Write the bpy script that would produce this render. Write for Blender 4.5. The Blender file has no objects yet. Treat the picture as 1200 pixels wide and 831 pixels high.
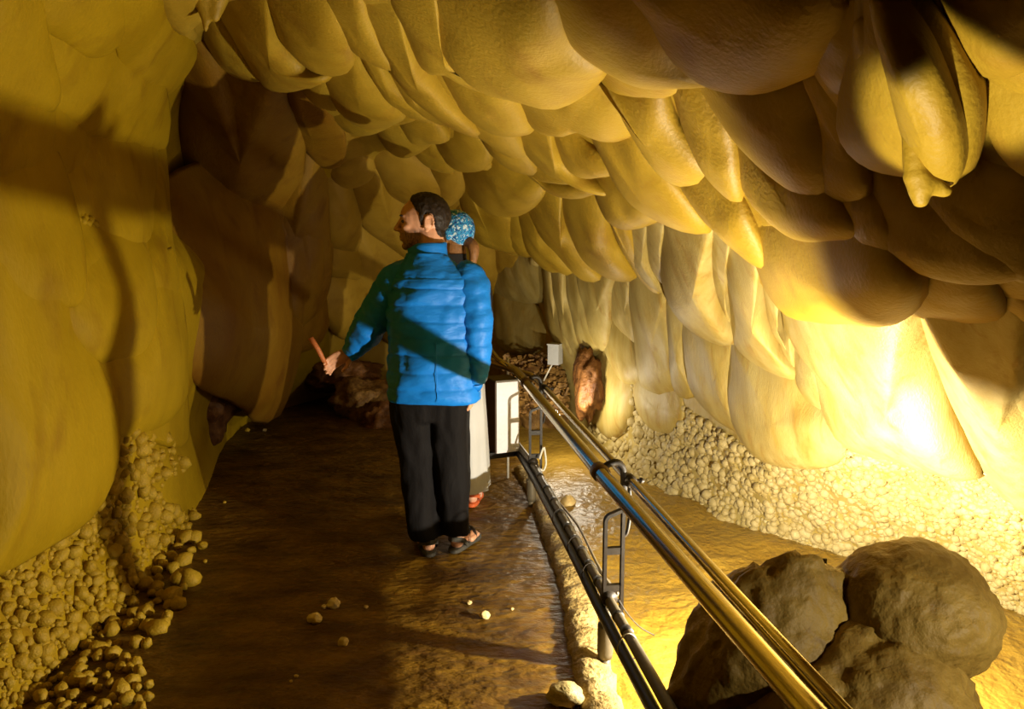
import bpy, bmesh, math, random
import numpy as np
from mathutils import Vector, Matrix, Euler, noise
from mathutils.bvhtree import BVHTree

random.seed(7)
np.random.seed(7)
SC = bpy.context.scene
COL = SC.collection

# ------------------------------------------------------------------ camera
CAMH, F, HORIZ = 1.58, 900.0, 282.0
PITCH = math.atan((415.5 - HORIZ) / F)
cam_data = bpy.data.cameras.new('camera')
cam_data.sensor_width = 36.0
cam_data.lens = 36.0 * F / 1200.0
cam_data.clip_start = 0.02
cam = bpy.data.objects.new('camera', cam_data)
cam.location = (0, 0, CAMH)
cam.rotation_euler = (math.pi / 2 - PITCH, 0, 0)
COL.objects.link(cam)
SC.camera = cam

# ------------------------------------------------------------------ world, exposure
w = bpy.data.worlds.new('cave_dark')
SC.world = w
w.use_nodes = True
w.node_tree.nodes['Background'].inputs[0].default_value = (0, 0, 0, 1)
SC.view_settings.view_transform = 'Standard'
SC.view_settings.look = 'None'
SC.view_settings.gamma = 1.0
SC.view_settings.use_curve_mapping = False
SC.view_settings.exposure = 0.0
SC.cycles.max_bounces = 8
SC.cycles.diffuse_bounces = 2
SC.cycles.sample_clamp_indirect = 6.0

# ------------------------------------------------------------------ lamps of the show cave
def spot(name, loc, target, power, color, radius=0.03, angle=150, blend=0.6):
    d = bpy.data.lights.new(name, 'SPOT')
    d.energy = power
    d.color = color
    d.shadow_soft_size = radius
    d.spot_size = math.radians(angle)
    d.spot_blend = blend
    o = bpy.data.objects.new(name, d)
    o.location = loc
    v = Vector(target) - Vector(loc)
    o.rotation_euler = v.to_track_quat('-Z', 'Y').to_euler()
    COL.objects.link(o)
    return o

WARM = (1.0, 0.90, 0.70)
# main floodlight on the ground hidden behind the boulder: it washes the right wall, the ceiling, the path and the left wall
LAMP = Vector((1.02, 2.51, 0.385))
ml = bpy.data.lights.new('main_floodlight', 'POINT')
ml.energy, ml.color, ml.shadow_soft_size = 258, WARM, 0.014
mlo = bpy.data.objects.new('main_floodlight', ml)
mlo.location = LAMP
COL.objects.link(mlo)
# second floodlight beyond the right edge of the picture, low on the ground, on the boulder
spot('side_floodlight', (1.80, 0.75, 0.85), (1.06, 2.0, 0.45), 100, WARM, 0.03, 34, 0.5)
# small spotlight behind the viewer, low on the path, aimed at the hanging mass
spot('ceiling_spotlight', (0.20, 0.70, 0.30), (0.885, 1.60, 1.89), 340, WARM, 0.02, 11, 0.4)
# lamp further down the passage, behind the end of the railing
pf_ = bpy.data.lights.new('passage_floodlight', 'POINT')
pf_.energy, pf_.color, pf_.shadow_soft_size = 20, WARM, 0.04
pfo = bpy.data.objects.new('passage_floodlight', pf_)
pfo.location = (0.40, 5.5, 0.40)
COL.objects.link(pfo)

# ------------------------------------------------------------------ pixel/world helpers
CF = np.array([0.0, math.cos(PITCH), -math.sin(PITCH)])
CU = np.array([0.0, math.sin(PITCH), math.cos(PITCH)])
CAM = np.array([0.0, 0.0, CAMH])

def ray(px, py):
    return np.array([(px - 600.0) / F, 0, 0]) - (py - 415.5) / F * CU + CF

def at(px, py, Y):
    d = ray(px, py)
    return CAM + d * (Y / d[1])

def onfloor(px, py, z=0.0):
    d = ray(px, py)
    return CAM + d * ((z - CAMH) / d[2])

# ------------------------------------------------------------------ materials
def nodes(name):
    m = bpy.data.materials.new(name)
    m.use_nodes = True
    nt = m.node_tree
    return m, nt, nt.nodes['Principled BSDF']

def rock(name, c1, c2, scale=2.0, rough=0.5, bump=0.4, bscale=45.0, spec=0.4, c3=None, stain=0.0, dist=0.01, coarse=0.0, coarse_scale=12, stretch=(1, 1, 1), sss=0.0):
    c1, c2 = [tuple(0.80 * x for x in c) for c in (c1, c2)]
    c3 = tuple(0.72 * x for x in c3) if c3 else None
    m, nt, b = nodes(name)
    N, L = nt.nodes.new, nt.links.new
    geo = N('ShaderNodeNewGeometry')
    mp = N('ShaderNodeMapping')
    mp.inputs['Scale'].default_value = stretch
    L(geo.outputs['Position'], mp.inputs['Vector'])
    n1 = N('ShaderNodeTexNoise')
    n1.inputs['Scale'].default_value = scale
    n1.inputs['Detail'].default_value = 6
    n1.inputs['Roughness'].default_value = 0.62
    L(mp.outputs[0], n1.inputs['Vector'])
    rp = N('ShaderNodeValToRGB')
    rp.color_ramp.elements[0].position = 0.34
    rp.color_ramp.elements[1].position = 0.68
    rp.color_ramp.elements[0].color = (*c1, 1)
    rp.color_ramp.elements[1].color = (*c2, 1)
    L(n1.outputs[0], rp.inputs[0])
    out = rp.outputs[0]
    if c3:
        n2 = N('ShaderNodeTexNoise')
        n2.inputs['Scale'].default_value = scale * 2.3
        n2.inputs['Detail'].default_value = 8
        n2.inputs['Distortion'].default_value = 0.6
        L(mp.outputs[0], n2.inputs['Vector'])
        r2 = N('ShaderNodeValToRGB')
        r2.color_ramp.elements[0].position = 0.55
        r2.color_ramp.elements[1].position = 0.75
        r2.color_ramp.elements[0].color = (0, 0, 0, 1)
        r2.color_ramp.elements[1].color = (stain, stain, stain, 1)
        L(n2.outputs[0], r2.inputs[0])
        mx = N('ShaderNodeMixRGB')
        mx.inputs[2].default_value = (*c3, 1)
        L(r2.outputs[0], mx.inputs[0])
        L(out, mx.inputs[1])
        out = mx.outputs[0]
    L(out, b.inputs['Base Color'])
    b.inputs['Roughness'].default_value = rough
    b.inputs['Specular IOR Level'].default_value = spec
    n3 = N('ShaderNodeTexNoise')
    n3.inputs['Scale'].default_value = bscale
    n3.inputs['Detail'].default_value = 5
    L(mp.outputs[0], n3.inputs['Vector'])
    bp = N('ShaderNodeBump')
    bp.inputs['Strength'].default_value = bump
    bp.inputs['Distance'].default_value = dist
    L(n3.outputs[0], bp.inputs['Height'])
    last = bp
    if coarse > 0:
        v = N('ShaderNodeTexVoronoi')
        v.feature = 'SMOOTH_F1'
        v.inputs['Scale'].default_value = coarse_scale
        L(mp.outputs[0], v.inputs['Vector'])
        b2 = N('ShaderNodeBump')
        b2.invert = True
        b2.inputs['Strength'].default_value = coarse
        b2.inputs['Distance'].default_value = 0.05
        L(v.outputs['Distance'], b2.inputs['Height'])
        L(bp.outputs[0], b2.inputs['Normal'])
        last = b2
    L(last.outputs[0], b.inputs['Normal'])
    return m

def plain(name, c, rough=0.5, metal=0.0, spec=0.5, bump=0.0, bscale=60.0, vary=0.12):
    m, nt, b = nodes(name)
    N, L = nt.nodes.new, nt.links.new
    tc = N('ShaderNodeTexCoord')
    n = N('ShaderNodeTexNoise')
    n.inputs['Scale'].default_value = bscale
    n.inputs['Detail'].default_value = 4
    L(tc.outputs['Object'], n.inputs['Vector'])
    rp = N('ShaderNodeValToRGB')
    rp.color_ramp.elements[0].color = (*[x * (1 - vary) for x in c], 1)
    rp.color_ramp.elements[1].color = (*[min(1, x * (1 + vary)) for x in c], 1)
    L(n.outputs[0], rp.inputs[0])
    L(rp.outputs[0], b.inputs['Base Color'])
    b.inputs['Roughness'].default_value = rough
    b.inputs['Metallic'].default_value = metal
    b.inputs['Specular IOR Level'].default_value = spec
    if bump:
        bp = N('ShaderNodeBump')
        bp.inputs['Strength'].default_value = bump
        bp.inputs['Distance'].default_value = 0.004
        L(n.outputs[0], bp.inputs['Height'])
        L(bp.outputs[0], b.inputs['Normal'])
    return m

M = {}
M['ceil'] = rock('flowstone_ceiling', (0.37, 0.222, 0.011), (0.50, 0.325, 0.026), 2.2, 0.55, 0.30, 70, 0.3, (0.30, 0.13, 0.010), 0.5)
M['right'] = rock('flowstone_cream', (0.38, 0.265, 0.055), (0.50, 0.390, 0.135), 3.0, 0.55, 0.30, 60, 0.3, (0.33, 0.16, 0.02), 0.6, stretch=(2.6, 2.6, 0.45))
M['left'] = rock('flowstone_ochre', (0.35, 0.212, 0.002), (0.46, 0.292, 0.005), 1.8, 0.65, 0.35, 50, 0.15, (0.20, 0.075, 0.002), 0.5, stretch=(1.3, 1.3, 0.6))
M['back'] = rock('flowstone_far', (0.40, 0.235, 0.016), (0.52, 0.32, 0.035), 2.0, 0.6, 0.3, 50, 0.25, (0.26, 0.11, 0.008), 0.5)
M['column'] = rock('flowstone_shaded', (0.24, 0.105, 0.003), (0.33, 0.18, 0.008), 1.8, 0.6, 0.35, 50, 0.25, (0.17, 0.055, 0.002), 0.6, stretch=(1.3, 1.3, 0.6))  # darker, redder ochre: the man's shadow put into the column's colour
M['popcorn'] = rock('cave_popcorn', (0.42, 0.255, 0.008), (0.53, 0.34, 0.020), 8.0, 0.6, 0.5, 120, 0.3)
M['popcorn_r'] = rock('cave_popcorn_cream', (0.38, 0.28, 0.09), (0.50, 0.40, 0.18), 8.0, 0.55, 0.5, 120, 0.3)
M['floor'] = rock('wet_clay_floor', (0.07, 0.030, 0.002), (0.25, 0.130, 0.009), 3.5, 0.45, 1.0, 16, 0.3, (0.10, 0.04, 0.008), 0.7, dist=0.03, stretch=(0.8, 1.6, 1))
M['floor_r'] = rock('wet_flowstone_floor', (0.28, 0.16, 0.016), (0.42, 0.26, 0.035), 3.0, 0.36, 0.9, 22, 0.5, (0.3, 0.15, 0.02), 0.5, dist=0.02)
M['kerb'] = rock('rough_concrete', (0.30, 0.20, 0.06), (0.52, 0.38, 0.14), 9, 0.7, 1.0, 40, 0.3, dist=0.02)
M['boulder'] = rock('brown_boulder', (0.19, 0.11, 0.016), (0.36, 0.23, 0.042), 5, 0.6, 0.6, 28, 0.3, (0.12, 0.055, 0.010), 0.7, dist=0.02, coarse=0.22, coarse_scale=24)
M['darkrock'] = rock('dark_brown_rock', (0.09, 0.03, 0.007), (0.26, 0.11, 0.025), 9, 0.6, 0.9, 25, 0.3, dist=0.02)
M['rubble'] = rock('rubble', (0.10, 0.04, 0.008), (0.42, 0.23, 0.055), 11, 0.6, 0.8, 30, 0.3, dist=0.02)
M['stone'] = rock('pale_stone', (0.66, 0.46, 0.16), (0.84, 0.66, 0.32), 14, 0.5, 0.4, 80, 0.4)
M['steel'] = plain('worn_steel_tube', (0.62, 0.55, 0.42), 0.20, 1.0, 0.5, 0.04, 30)
M['iron'] = plain('black_painted_iron', (0.018, 0.013, 0.008), 0.5, 0.0, 0.3, 0.3, 60, 0.3)
M['bracket'] = plain('rusty_collar', (0.13, 0.075, 0.03), 0.45, 0.4, 0.5, 0.3, 80, 0.3)
M['greysteel'] = plain('grey_post', (0.11, 0.09, 0.055), 0.5, 0.2, 0.5, 0.3, 60, 0.25)
M['rubber'] = plain('black_rubber', (0.02, 0.018, 0.016), 0.4, 0, 0.5)
M['greycable'] = plain('grey_cable', (0.20, 0.17, 0.12), 0.5, 0, 0.5)
M['whitecable'] = plain('pale_cable', (0.62, 0.58, 0.48), 0.5, 0, 0.5)
M['boxwhite'] = plain('white_enamel', (0.86, 0.84, 0.86), 0.4, 0, 0.5)
M['boxside'] = plain('dark_brown_side', (0.10, 0.055, 0.03), 0.5, 0, 0.4)  # dark brown for the cabinet body behind the white door
M['galv'] = plain('galvanised_box', (0.55, 0.56, 0.55), 0.4, 0.3, 0.5)

# ------------------------------------------------------------------ mesh helpers
def mesh_obj(name, verts, faces, mat, parent=None, smooth=True, loc=None):
    verts = np.asarray(verts, dtype=float)
    if loc is not None:
        verts = verts - np.asarray(loc)
    me = bpy.data.meshes.new(name)
    me.from_pydata([tuple(v) for v in verts], [], [tuple(f) for f in faces])
    me.update()
    if smooth:
        me.polygons.foreach_set('use_smooth', [True] * len(me.polygons))
    me.materials.append(mat)
    o = bpy.data.objects.new(name, me)
    COL.objects.link(o)
    if loc is not None:
        o.location = tuple(loc)
    if parent is not None:
        o.parent = parent
    return o

def tag(o, label=None, cat=None, group=None, kind=None):
    if label: o['label'] = label
    if cat: o['category'] = cat
    if group: o['group'] = group
    if kind: o['kind'] = kind
    return o

def empty(name, loc=(0, 0, 0), rz=0.0):
    o = bpy.data.objects.new(name, None)
    o.empty_display_size = 0.1
    o.location = tuple(loc)
    o.rotation_euler = (0, 0, rz)
    COL.objects.link(o)
    return o

class MB:
    """collects shapes of ONE part"""
    def __init__(s):
        s.v, s.f = [], []
    def add(s, v, f):
        k = len(s.v)
        s.v += [tuple(map(float, p)) for p in v]
        s.f += [tuple(i + k for i in q) for q in f]
        return s
    def rings(s, R, cap=True):
        n = len(R[0])
        v = [p for r in R for p in r]
        f = []
        for i in range(len(R) - 1):
            for j in range(n):
                a, b = i * n + j, i * n + (j + 1) % n
                f.append((a, b, b + n, a + n))
        if cap:
            f.append(tuple(range(n))[::-1])
            f.append(tuple((len(R) - 1) * n + j for j in range(n)))
        return s.add(v, f)
    def tube(s, pts, r, n=12, cap=True):
        pts = [Vector(p) for p in pts]
        rr = r if hasattr(r, '__len__') else [r] * len(pts)
        R, up = [], None
        for i, p in enumerate(pts):
            t = (pts[min(i + 1, len(pts) - 1)] - pts[max(i - 1, 0)]).normalized()
            if up is None:
                up = Vector((0, 0, 1)) if abs(t.z) < 0.9 else Vector((1, 0, 0))
            a = t.cross(up).normalized()
            up = a.cross(t).normalized()
            R.append([p + (a * math.cos(2 * math.pi * k / n) + up * math.sin(2 * math.pi * k / n)) * rr[i] for k in range(n)])
        return s.rings(R, cap)
    def box(s, c, size, rot=None):
        c, h = Vector(c), Vector(size) / 2
        v = [Vector((x * h.x, y * h.y, z * h.z)) for z in (-1, 1) for y in (-1, 1) for x in (-1, 1)]
        if rot is not None:
            v = [rot @ p for p in v]
        return s.add([c + p for p in v], [(0, 2, 3, 1), (4, 5, 7, 6), (0, 1, 5, 4), (2, 6, 7, 3), (0, 4, 6, 2), (1, 3, 7, 5)])
    def ell(s, c, r, rot=None, nu=20, nv=12):
        c = Vector(c)
        R = rot if rot is not None else Matrix.Identity(3)
        v = [c + R @ Vector((0, 0, -r[2]))]
        for i in range(1, nv):
            t = -math.pi / 2 + math.pi * i / nv
            for j in range(nu):
                p = 2 * math.pi * j / nu
                v.append(c + R @ Vector((r[0] * math.cos(t) * math.cos(p), r[1] * math.cos(t) * math.sin(p), r[2] * math.sin(t))))
        v.append(c + R @ Vector((0, 0, r[2])))
        f = []
        for j in range(nu):
            f.append((0, 1 + (j + 1) % nu, 1 + j))
            f.append((len(v) - 1, len(v) - 1 - nu + j, len(v) - 1 - nu + (j + 1) % nu))
        for i in range(nv - 2):
            for j in range(nu):
                a, b = 1 + i * nu + j, 1 + i * nu + (j + 1) % nu
                f.append((a, b, b + nu, a + nu))
        return s.add(v, f)
    def bone(s, p0, r0, p1, r1, n=14):
        p0, p1 = Vector(p0), Vector(p1)
        ax = (p1 - p0)
        L = max(ax.length, 1e-6)
        q = ax.normalized().to_track_quat('Z', 'Y').to_matrix()
        R = []
        for k in range(5):
            a = -math.pi / 2 + (k + 0.25) * (math.pi / 2) / 4.25
            R.append((math.sin(a) * r0, math.cos(a) * r0))
        for k in range(5):
            a = k * (math.pi / 2) / 4.25
            R.append((L + math.sin(a) * r1, math.cos(a) * r1))
        rings = [[p0 + q @ Vector((c * math.cos(2 * math.pi * j / n), c * math.sin(2 * math.pi * j / n), z)) for j in range(n)] for z, c in R]
        return s.rings(rings)
    def build(s, name, mat, parent=None, smooth=True, loc=None):
        return mesh_obj(name, s.v, s.f, mat, parent, smooth, loc)

def catmull(P, n, closed=False):
    P = np.asarray(P, float)
    m = len(P)
    segs = m if closed else m - 1
    out = []
    per = max(2, int(math.ceil(n / segs)))
    for i in range(segs):
        p0 = P[(i - 1) % m] if closed else P[max(i - 1, 0)]
        p1, p2 = P[i], P[(i + 1) % m]
        p3 = P[(i + 2) % m] if closed else P[min(i + 2, m - 1)]
        for k in range(per):
            t = k / per
            out.append(0.5 * ((2 * p1) + (-p0 + p2) * t + (2 * p0 - 5 * p1 + 4 * p2 - p3) * t * t + (-p0 + 3 * p1 - 3 * p2 + p3) * t ** 3))
    if not closed:
        out.append(P[-1])
    return np.array(out)

def resample(P, n, closed=True):
    Q = np.vstack([P, P[:1]]) if closed else P
    d = np.r_[0, np.cumsum(np.linalg.norm(np.diff(Q, axis=0), axis=1))]
    t = np.linspace(0, d[-1], n + (1 if closed else 0))
    R = np.stack([np.interp(t, d, Q[:, k]) for k in range(Q.shape[1])], 1)
    return R[:-1] if closed else R

def fbm(p, f, o=4):
    return noise.fractal(Vector(p) * f, 0.9, 2.1, o)

# ------------------------------------------------------------------ the cave shell: distances measured along the passage
CTRL = """0,300,2.7 0,0,2.4 0,600,2.62 100,300,3.1 100,100,3.2 100,550,3.0 190,300,3.9 190,100,3.9 190,470,3.9
290,250,5.7 290,420,5.7 290,100,5.5 370,250,5.9 350,390,6.0 222,250,5.4 222,120,5.5 250,60,5.2 290,490,6.6 215,500,4.9 330,480,7.2 220,40,4.0
400,330,7.0 430,250,6.8 470,300,7.3 400,400,7.6 480,200,6.2 400,180,5.5 560,300,7.6 600,370,7.4 600,440,7.3 640,350,6.8 500,450,8.0 440,440,7.9
300,0,3.2 300,60,3.9 400,0,2.8 400,100,4.2 450,140,4.8 500,0,2.4 500,100,3.8 550,170,4.8 600,0,2.2 600,90,3.1 600,170,4.4 600,230,5.6
700,0,2.1 700,100,2.9 700,180,3.6 700,240,4.5 800,0,1.95 800,100,2.5 800,200,3.0 800,245,3.5 900,0,1.8 900,100,2.2 900,200,2.4 900,280,2.7
1000,0,1.65 1000,150,2.0 1000,330,2.25 1100,0,1.5 1100,150,1.8 1100,335,2.05 1200,0,1.35 1200,150,1.6 1200,345,1.85
660,300,6.0 660,400,6.2 680,490,6.3 740,330,5.1 740,400,5.4 740,500,5.5 740,560,5.2 800,310,4.3 800,370,4.5 800,450,4.8 800,590,4.7
900,340,3.7 900,400,3.7 900,480,3.95 900,540,3.95 900,632,4.15 1000,390,3.3 1000,500,3.15 1000,560,3.45 1000,652,3.85
1100,390,2.9 1100,500,2.95 1100,560,3.15 1100,690,3.55 1200,400,2.45 1200,550,2.5 1200,735,3.2
120,590,3.3 100,680,3.0 40,680,2.75 100,760,2.85 40,770,2.6 200,540,3.9 215,620,4.1 190,700,3.45 150,830,2.75 60,831,2.6"""
cp = [at(*map(float, s.split(','))) for s in CTRL.split()]
# hidden below the floor, so that the walls run down through it
for px, py in ((300, 600), (300, 800), (450, 560), (450, 700), (600, 560), (600, 700), (600, 831), (760, 640), (760, 831), (900, 720), (1000, 831), (1150, 831), (240, 700), (200, 831), (300, 530), (500, 500), (640, 520), (560, 480), (420, 490)):
    cp.append(CAM + (onfloor(px, py, -0.02) - CAM) * 1.22)
# around and behind the camera
for p in ((0, .6, 2.35), (0, -.8, 2.45), (-1.1, .6, 2.35), (-1.1, -.8, 2.3), (.9, .6, 2.0), (.9, -.8, 2.1), (1.5, .5, 1.7), (-1.55, .8, 1.6), (-1.6, .8, .6),
          (-1.6, -.6, 1.4), (-1.6, -.6, .4), (0, -5.0, 1.3), (0, -5.0, .3), (-1.4, -4.0, 1.), (1.4, -4.0, 1.), (2.1, -.5, 1.2), (2.2, -.5, .4),
          (2.55, 1.0, .9), (2.7, 1.0, .2), (2.75, 1.7, .3), (2.6, 1.7, .9), (2.0, 1.3, 1.5), (2.6, 2.4, .1), (2.35, 2.4, .7), (0, .5, -.5), (1, .5, -.5), (-1, .5, -.5), (0, -1, -.5), (2, 1, -.4), (-1.5, 1.6, 2.3), (-1.75, 1.5, 1.2), (-1.7, 1.6, .3)):
    cp.append(np.array(p, float))
cp = np.array(cp)
cd = cp - CAM
cr = np.linalg.norm(cd, axis=1)
cdir = cd / cr[:, None]
def kern(a, b):
    d2 = ((a[:, None, :] - b[None, :, :]) ** 2).sum(-1)
    return np.sqrt(d2 + 0.02 ** 2)
K = np.zeros((len(cp) + 1, len(cp) + 1))
K[:-1, :-1] = kern(cdir, cdir) - np.eye(len(cp)) * 0.012
K[-1, :-1] = K[:-1, -1] = 1
WT = np.linalg.solve(K, np.r_[np.log(cr), 0])
def shell_r(D):
    return np.exp(kern(D, cdir) @ WT[:-1] + WT[-1])

def axis_samples(lo, hi, fine, a, b, coarse):
    L = list(np.arange(lo, a, coarse)) + list(np.arange(a, b, fine)) + list(np.linspace(b, hi, max(2, int((hi - b) / coarse))))
    return np.radians(np.array(L))
AZ = axis_samples(-180, 180, 0.25, -40, 42, 3.0)
EL = axis_samples(-70, 89.5, 0.25, -36, 28, 3.0)
A2, E2 = np.meshgrid(AZ, EL)
D = np.stack([np.sin(A2) * np.cos(E2), np.cos(A2) * np.cos(E2), np.sin(E2)], -1).reshape(-1, 3)
Rr = np.concatenate([shell_r(D[i:i + 8000]) for i in range(0, len(D), 8000)])
fw = D @ CF
ok = fw > 0.15
PX = np.where(ok, 600 + F * D[:, 0] / np.where(ok, fw, 1), np.where(D[:, 0] < 0, -3000, 5000))
PY = np.where(ok, 415.5 - F * (D @ CU) / np.where(ok, fw, 1), np.where(D[:, 2] > 0.35, -3000, 600))
SV = CAM + D * Rr[:, None]
def inpoly(poly, x, y):
    poly = np.asarray(poly, float)
    x, y = np.asarray(x, float), np.asarray(y, float)
    c = np.zeros(x.shape, bool)
    j = len(poly) - 1
    for i in range(len(poly)):
        xi, yi = poly[i]
        xj, yj = poly[j]
        c ^= ((yi > y) != (yj > y)) & (x < (xj - xi) * (y - yi) / (yj - yi + 1e-12) + xi)
        j = i
    return c
POP_R = [(700, 440), (760, 450), (820, 490), (880, 528), (930, 545), (1000, 518), (1060, 525), (1140, 530), (1175, 570), (1215, 620), (1215, 770), (1100, 740), (980, 690), (925, 650), (860, 622), (790, 595), (735, 560), (690, 515), (680, 470)]
POP_L = [(-30, 645), (60, 618), (108, 580), (118, 530), (150, 505), (195, 515), (217, 548), (196, 575), (180, 585), (238, 602), (243, 625), (225, 640), (228, 680), (205, 720), (168, 762), (182, 805), (172, 845), (-30, 845)]
pr = inpoly(POP_R, PX, PY)
pl = inpoly(POP_L, PX, PY)
for i in range(len(SV)):
    if 0.3 < fw[i] and SV[i][2] > -0.3 and -100 < PX[i] < 1300 and -100 < PY[i] < 900:
        p = Vector(SV[i])
        k = 0.018 * noise.fractal(p * 2.5, 0.9, 2.0, 4)
        if pr[i] or pl[i]:
            dd = noise.voronoi(p * 9.0)[0][0]
            k += (0.075 if pr[i] else 0.035) * noise.noise(p * 4.5) - 0.05 * max(0, 0.6 - dd)
        SV[i] += D[i] * k
ne, na = len(EL), len(AZ)
CEIL_X = [-400, 0, 185, 220, 300, 390, 437, 540, 640, 740, 890, 945, 1160, 1200, 1500]
CEIL_Y = [-250, -40, 0, 60, 80, 140, 190, 200, 215, 255, 290, 350, 357, 372, 420]
sides = {'ceiling': [], 'wall_left': [], 'wall_right': [], 'wall_back': [], 'wall_behind': []}
azd = np.degrees(A2).reshape(-1)
eld = np.degrees(E2).reshape(-1)
for i in range(ne - 1):
    for j in range(na - 1):
        a = i * na + j
        q = (a, a + 1, a + na + 1, a + na)
        if all(SV[k][2] < -0.25 for k in q):
            continue
        x, y = PX[a], PY[a]
        if abs(azd[a]) > 110 and eld[a] < 25:
            s = 'wall_behind'
        elif ok[a] and abs(azd[a]) < 60:
            if y < np.interp(x, CEIL_X, CEIL_Y): s = 'ceiling'
            elif x < 385: s = 'wall_left'
            elif x < 645: s = 'wall_back'
            else: s = 'wall_right'
        elif eld[a] > 28: s = 'ceiling'
        else: s = 'wall_left' if azd[a] < 0 else 'wall_right'
        sides[s].append(q[::-1] if False else q)
SHELL = {}
bv, bf = SV, []
for s, fs in sides.items():
    used = sorted({k for q in fs for k in q})
    mp = {k: n for n, k in enumerate(used)}
    o = mesh_obj(s, SV[used], [tuple(mp[k] for k in q) for q in fs], M[{'ceiling': 'ceil', 'wall_left': 'left', 'wall_right': 'right', 'wall_back': 'back', 'wall_behind': 'left'}[s]])
    tag(o, kind='structure')
    SHELL[s] = o
    bf += fs
tag(SHELL['ceiling'], 'golden flowstone cave ceiling of overlapping hanging scallops', 'ceiling')
tag(SHELL['wall_left'], 'ochre flowstone cave wall with smooth bulges and popcorn foot', 'wall')
tag(SHELL['wall_right'], 'cream ribbed flowstone cave wall beyond the railing', 'wall')
tag(SHELL['wall_back'], 'far flowstone cave wall where the passage turns', 'wall')
tag(SHELL['wall_behind'], 'plain flowstone cave wall closing the passage behind', 'wall')
BV = BVHTree.FromPolygons([Vector(v) for v in SV], bf)
def cast(px, py):
    d = Vector(ray(px, py)).normalized()
    h = BV.ray_cast(Vector(CAM), d)
    if h[0] is None:
        return np.array(Vector(CAM) + d * 4), np.array(-d)
    n = h[1]
    if n.dot(d) > 0: n = -n
    return np.array(h[0]), np.array(n)

# ------------------------------------------------------------------ flowstone lobes
def lobe(outline, parent, mat, tip=(0.35, 1.0), h=0.30, flute=0.0, push=0.0, lift=0.35, name='flowstone_lobe', nseg=40, K=13, sharp=0.55, grow=1.10):
    P = np.array([tuple(map(float, s.split(','))) for s in outline.split()]) if isinstance(outline, str) else np.array(outline, float)
    B = resample(catmull(P, 80, True), nseg)
    C = B.mean(0)
    t = np.array(tip, float)
    t /= np.linalg.norm(t)
    u = (B - C) @ t
    x_ = np.clip(0.5 - (u - u.min()) / (u.max() - u.min()), 0, 1)
    B = C + (B - C) * grow - t * (x_ * 0.36 * (u.max() - u.min()))[:, None]
    C = B.mean(0)
    hits = np.array([cast(*(C + (b - C) * 0.9))[0] for b in B])
    inv = 1.0 / hits[:, 1]
    G = np.c_[np.ones(nseg), B - C]
    co, *_ = np.linalg.lstsq(G, inv, rcond=None)
    # limit the slant of the fitted plane
    inv_fit = G @ co
    inv_use = 0.65 * inv_fit + 0.35 * inv
    inv_use = np.clip(inv_use, inv.min() * 0.95, inv.max() * 1.05)
    pts = np.array([at(b[0], b[1], 1.0 / v) for b, v in zip(B, inv_use)])
    t = np.array(tip, float)
    t /= np.linalg.norm(t)
    u = (B - C) @ t
    u0, u1 = u.min(), u.max()
    un = (u - u0) / (u1 - u0)
    apx = C + t * 0.14 * (u1 - u0)
    apu = ((apx - C) @ t - u0) / (u1 - u0)
    ap = at(apx[0], apx[1], 1.0 / float(np.clip(np.array([1, *(apx - C)]) @ co, inv.min(), inv.max())))
    c3 = pts.mean(0)
    _, _, vt = np.linalg.svd(pts - c3)
    n = vt[2]
    tc = CAM - c3
    tc /= np.linalg.norm(tc)
    if n @ tc < 0: n = -n
    d = n * 0.45 + tc * 0.65
    d /= np.linalg.norm(d)
    area = 0.5 * np.linalg.norm(np.cross(pts - c3, np.roll(pts, -1, 0) - c3), axis=1).sum()
    S = math.sqrt(area)
    H = h * S
    ax3 = pts[np.argmax(un)] - pts[np.argmin(un)]
    ax3 /= np.linalg.norm(ax3)
    side = np.cross(d, ax3)
    rows = []
    sk = c3 + (pts - c3) * 0.90 - d * (0.5 * H + 0.10)
    rows.append(sk)
    def lf(x):
        x = np.clip(x, 0, 1)
        x = x * x * (3 - 2 * x)
        return H * (-lift * 1.1 + 2.0 * lift * x) + push
    for k in range(K):
        s = 1 - (k / (K - 1)) ** 1.35 * 0.985
        uu = apu + (un - apu) * s
        hh = H * (1 - s ** 2.3) ** (1.15 - (1.15 - sharp) * np.clip(un * 1.5, 0, 1))
        Q = ap + (pts - ap) * s + d[None, :] * (lf(uu) + hh)[:, None]
        for i in range(nseg):
            q = Vector(Q[i])
            a = 0.05 * S * noise.fractal(q * (1.1 / S), 0.9, 2.0, 3) * (1 - 0.5 * s)
            a += 0.012 * S * noise.noise(q * (5 / S))
            if flute:
                a += flute * S * math.sin((Q[i] @ side) / S * 22 + 2.5 * noise.noise(q * (2 / S))) * (1 - s ** 4)
            Q[i] = Q[i] + d * a
        rows.append(Q)
    V = [p for r in rows for p in r]
    f = []
    for r in range(len(rows) - 1):
        for i in range(nseg):
            a, b = r * nseg + i, r * nseg + (i + 1) % nseg
            f.append((a, b, b + nseg, a + nseg))
    f.append(tuple((len(rows) - 1) * nseg + i for i in range(nseg)))
    cx = (rows[-1] - ap).mean(0)
    # make faces look into the cave
    p0, p1, p2 = (np.array(V[f[nseg * 3][k]]) for k in range(3))
    o = mesh_obj(name, V, f, mat, parent, True, c3)
    bm = bmesh.new(); bm.from_mesh(o.data); bmesh.ops.recalc_face_normals(bm, faces=bm.faces); bm.to_mesh(o.data); bm.free()
    o.data.polygons.foreach_set('use_smooth', [True] * len(o.data.polygons))
    return o

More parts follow.
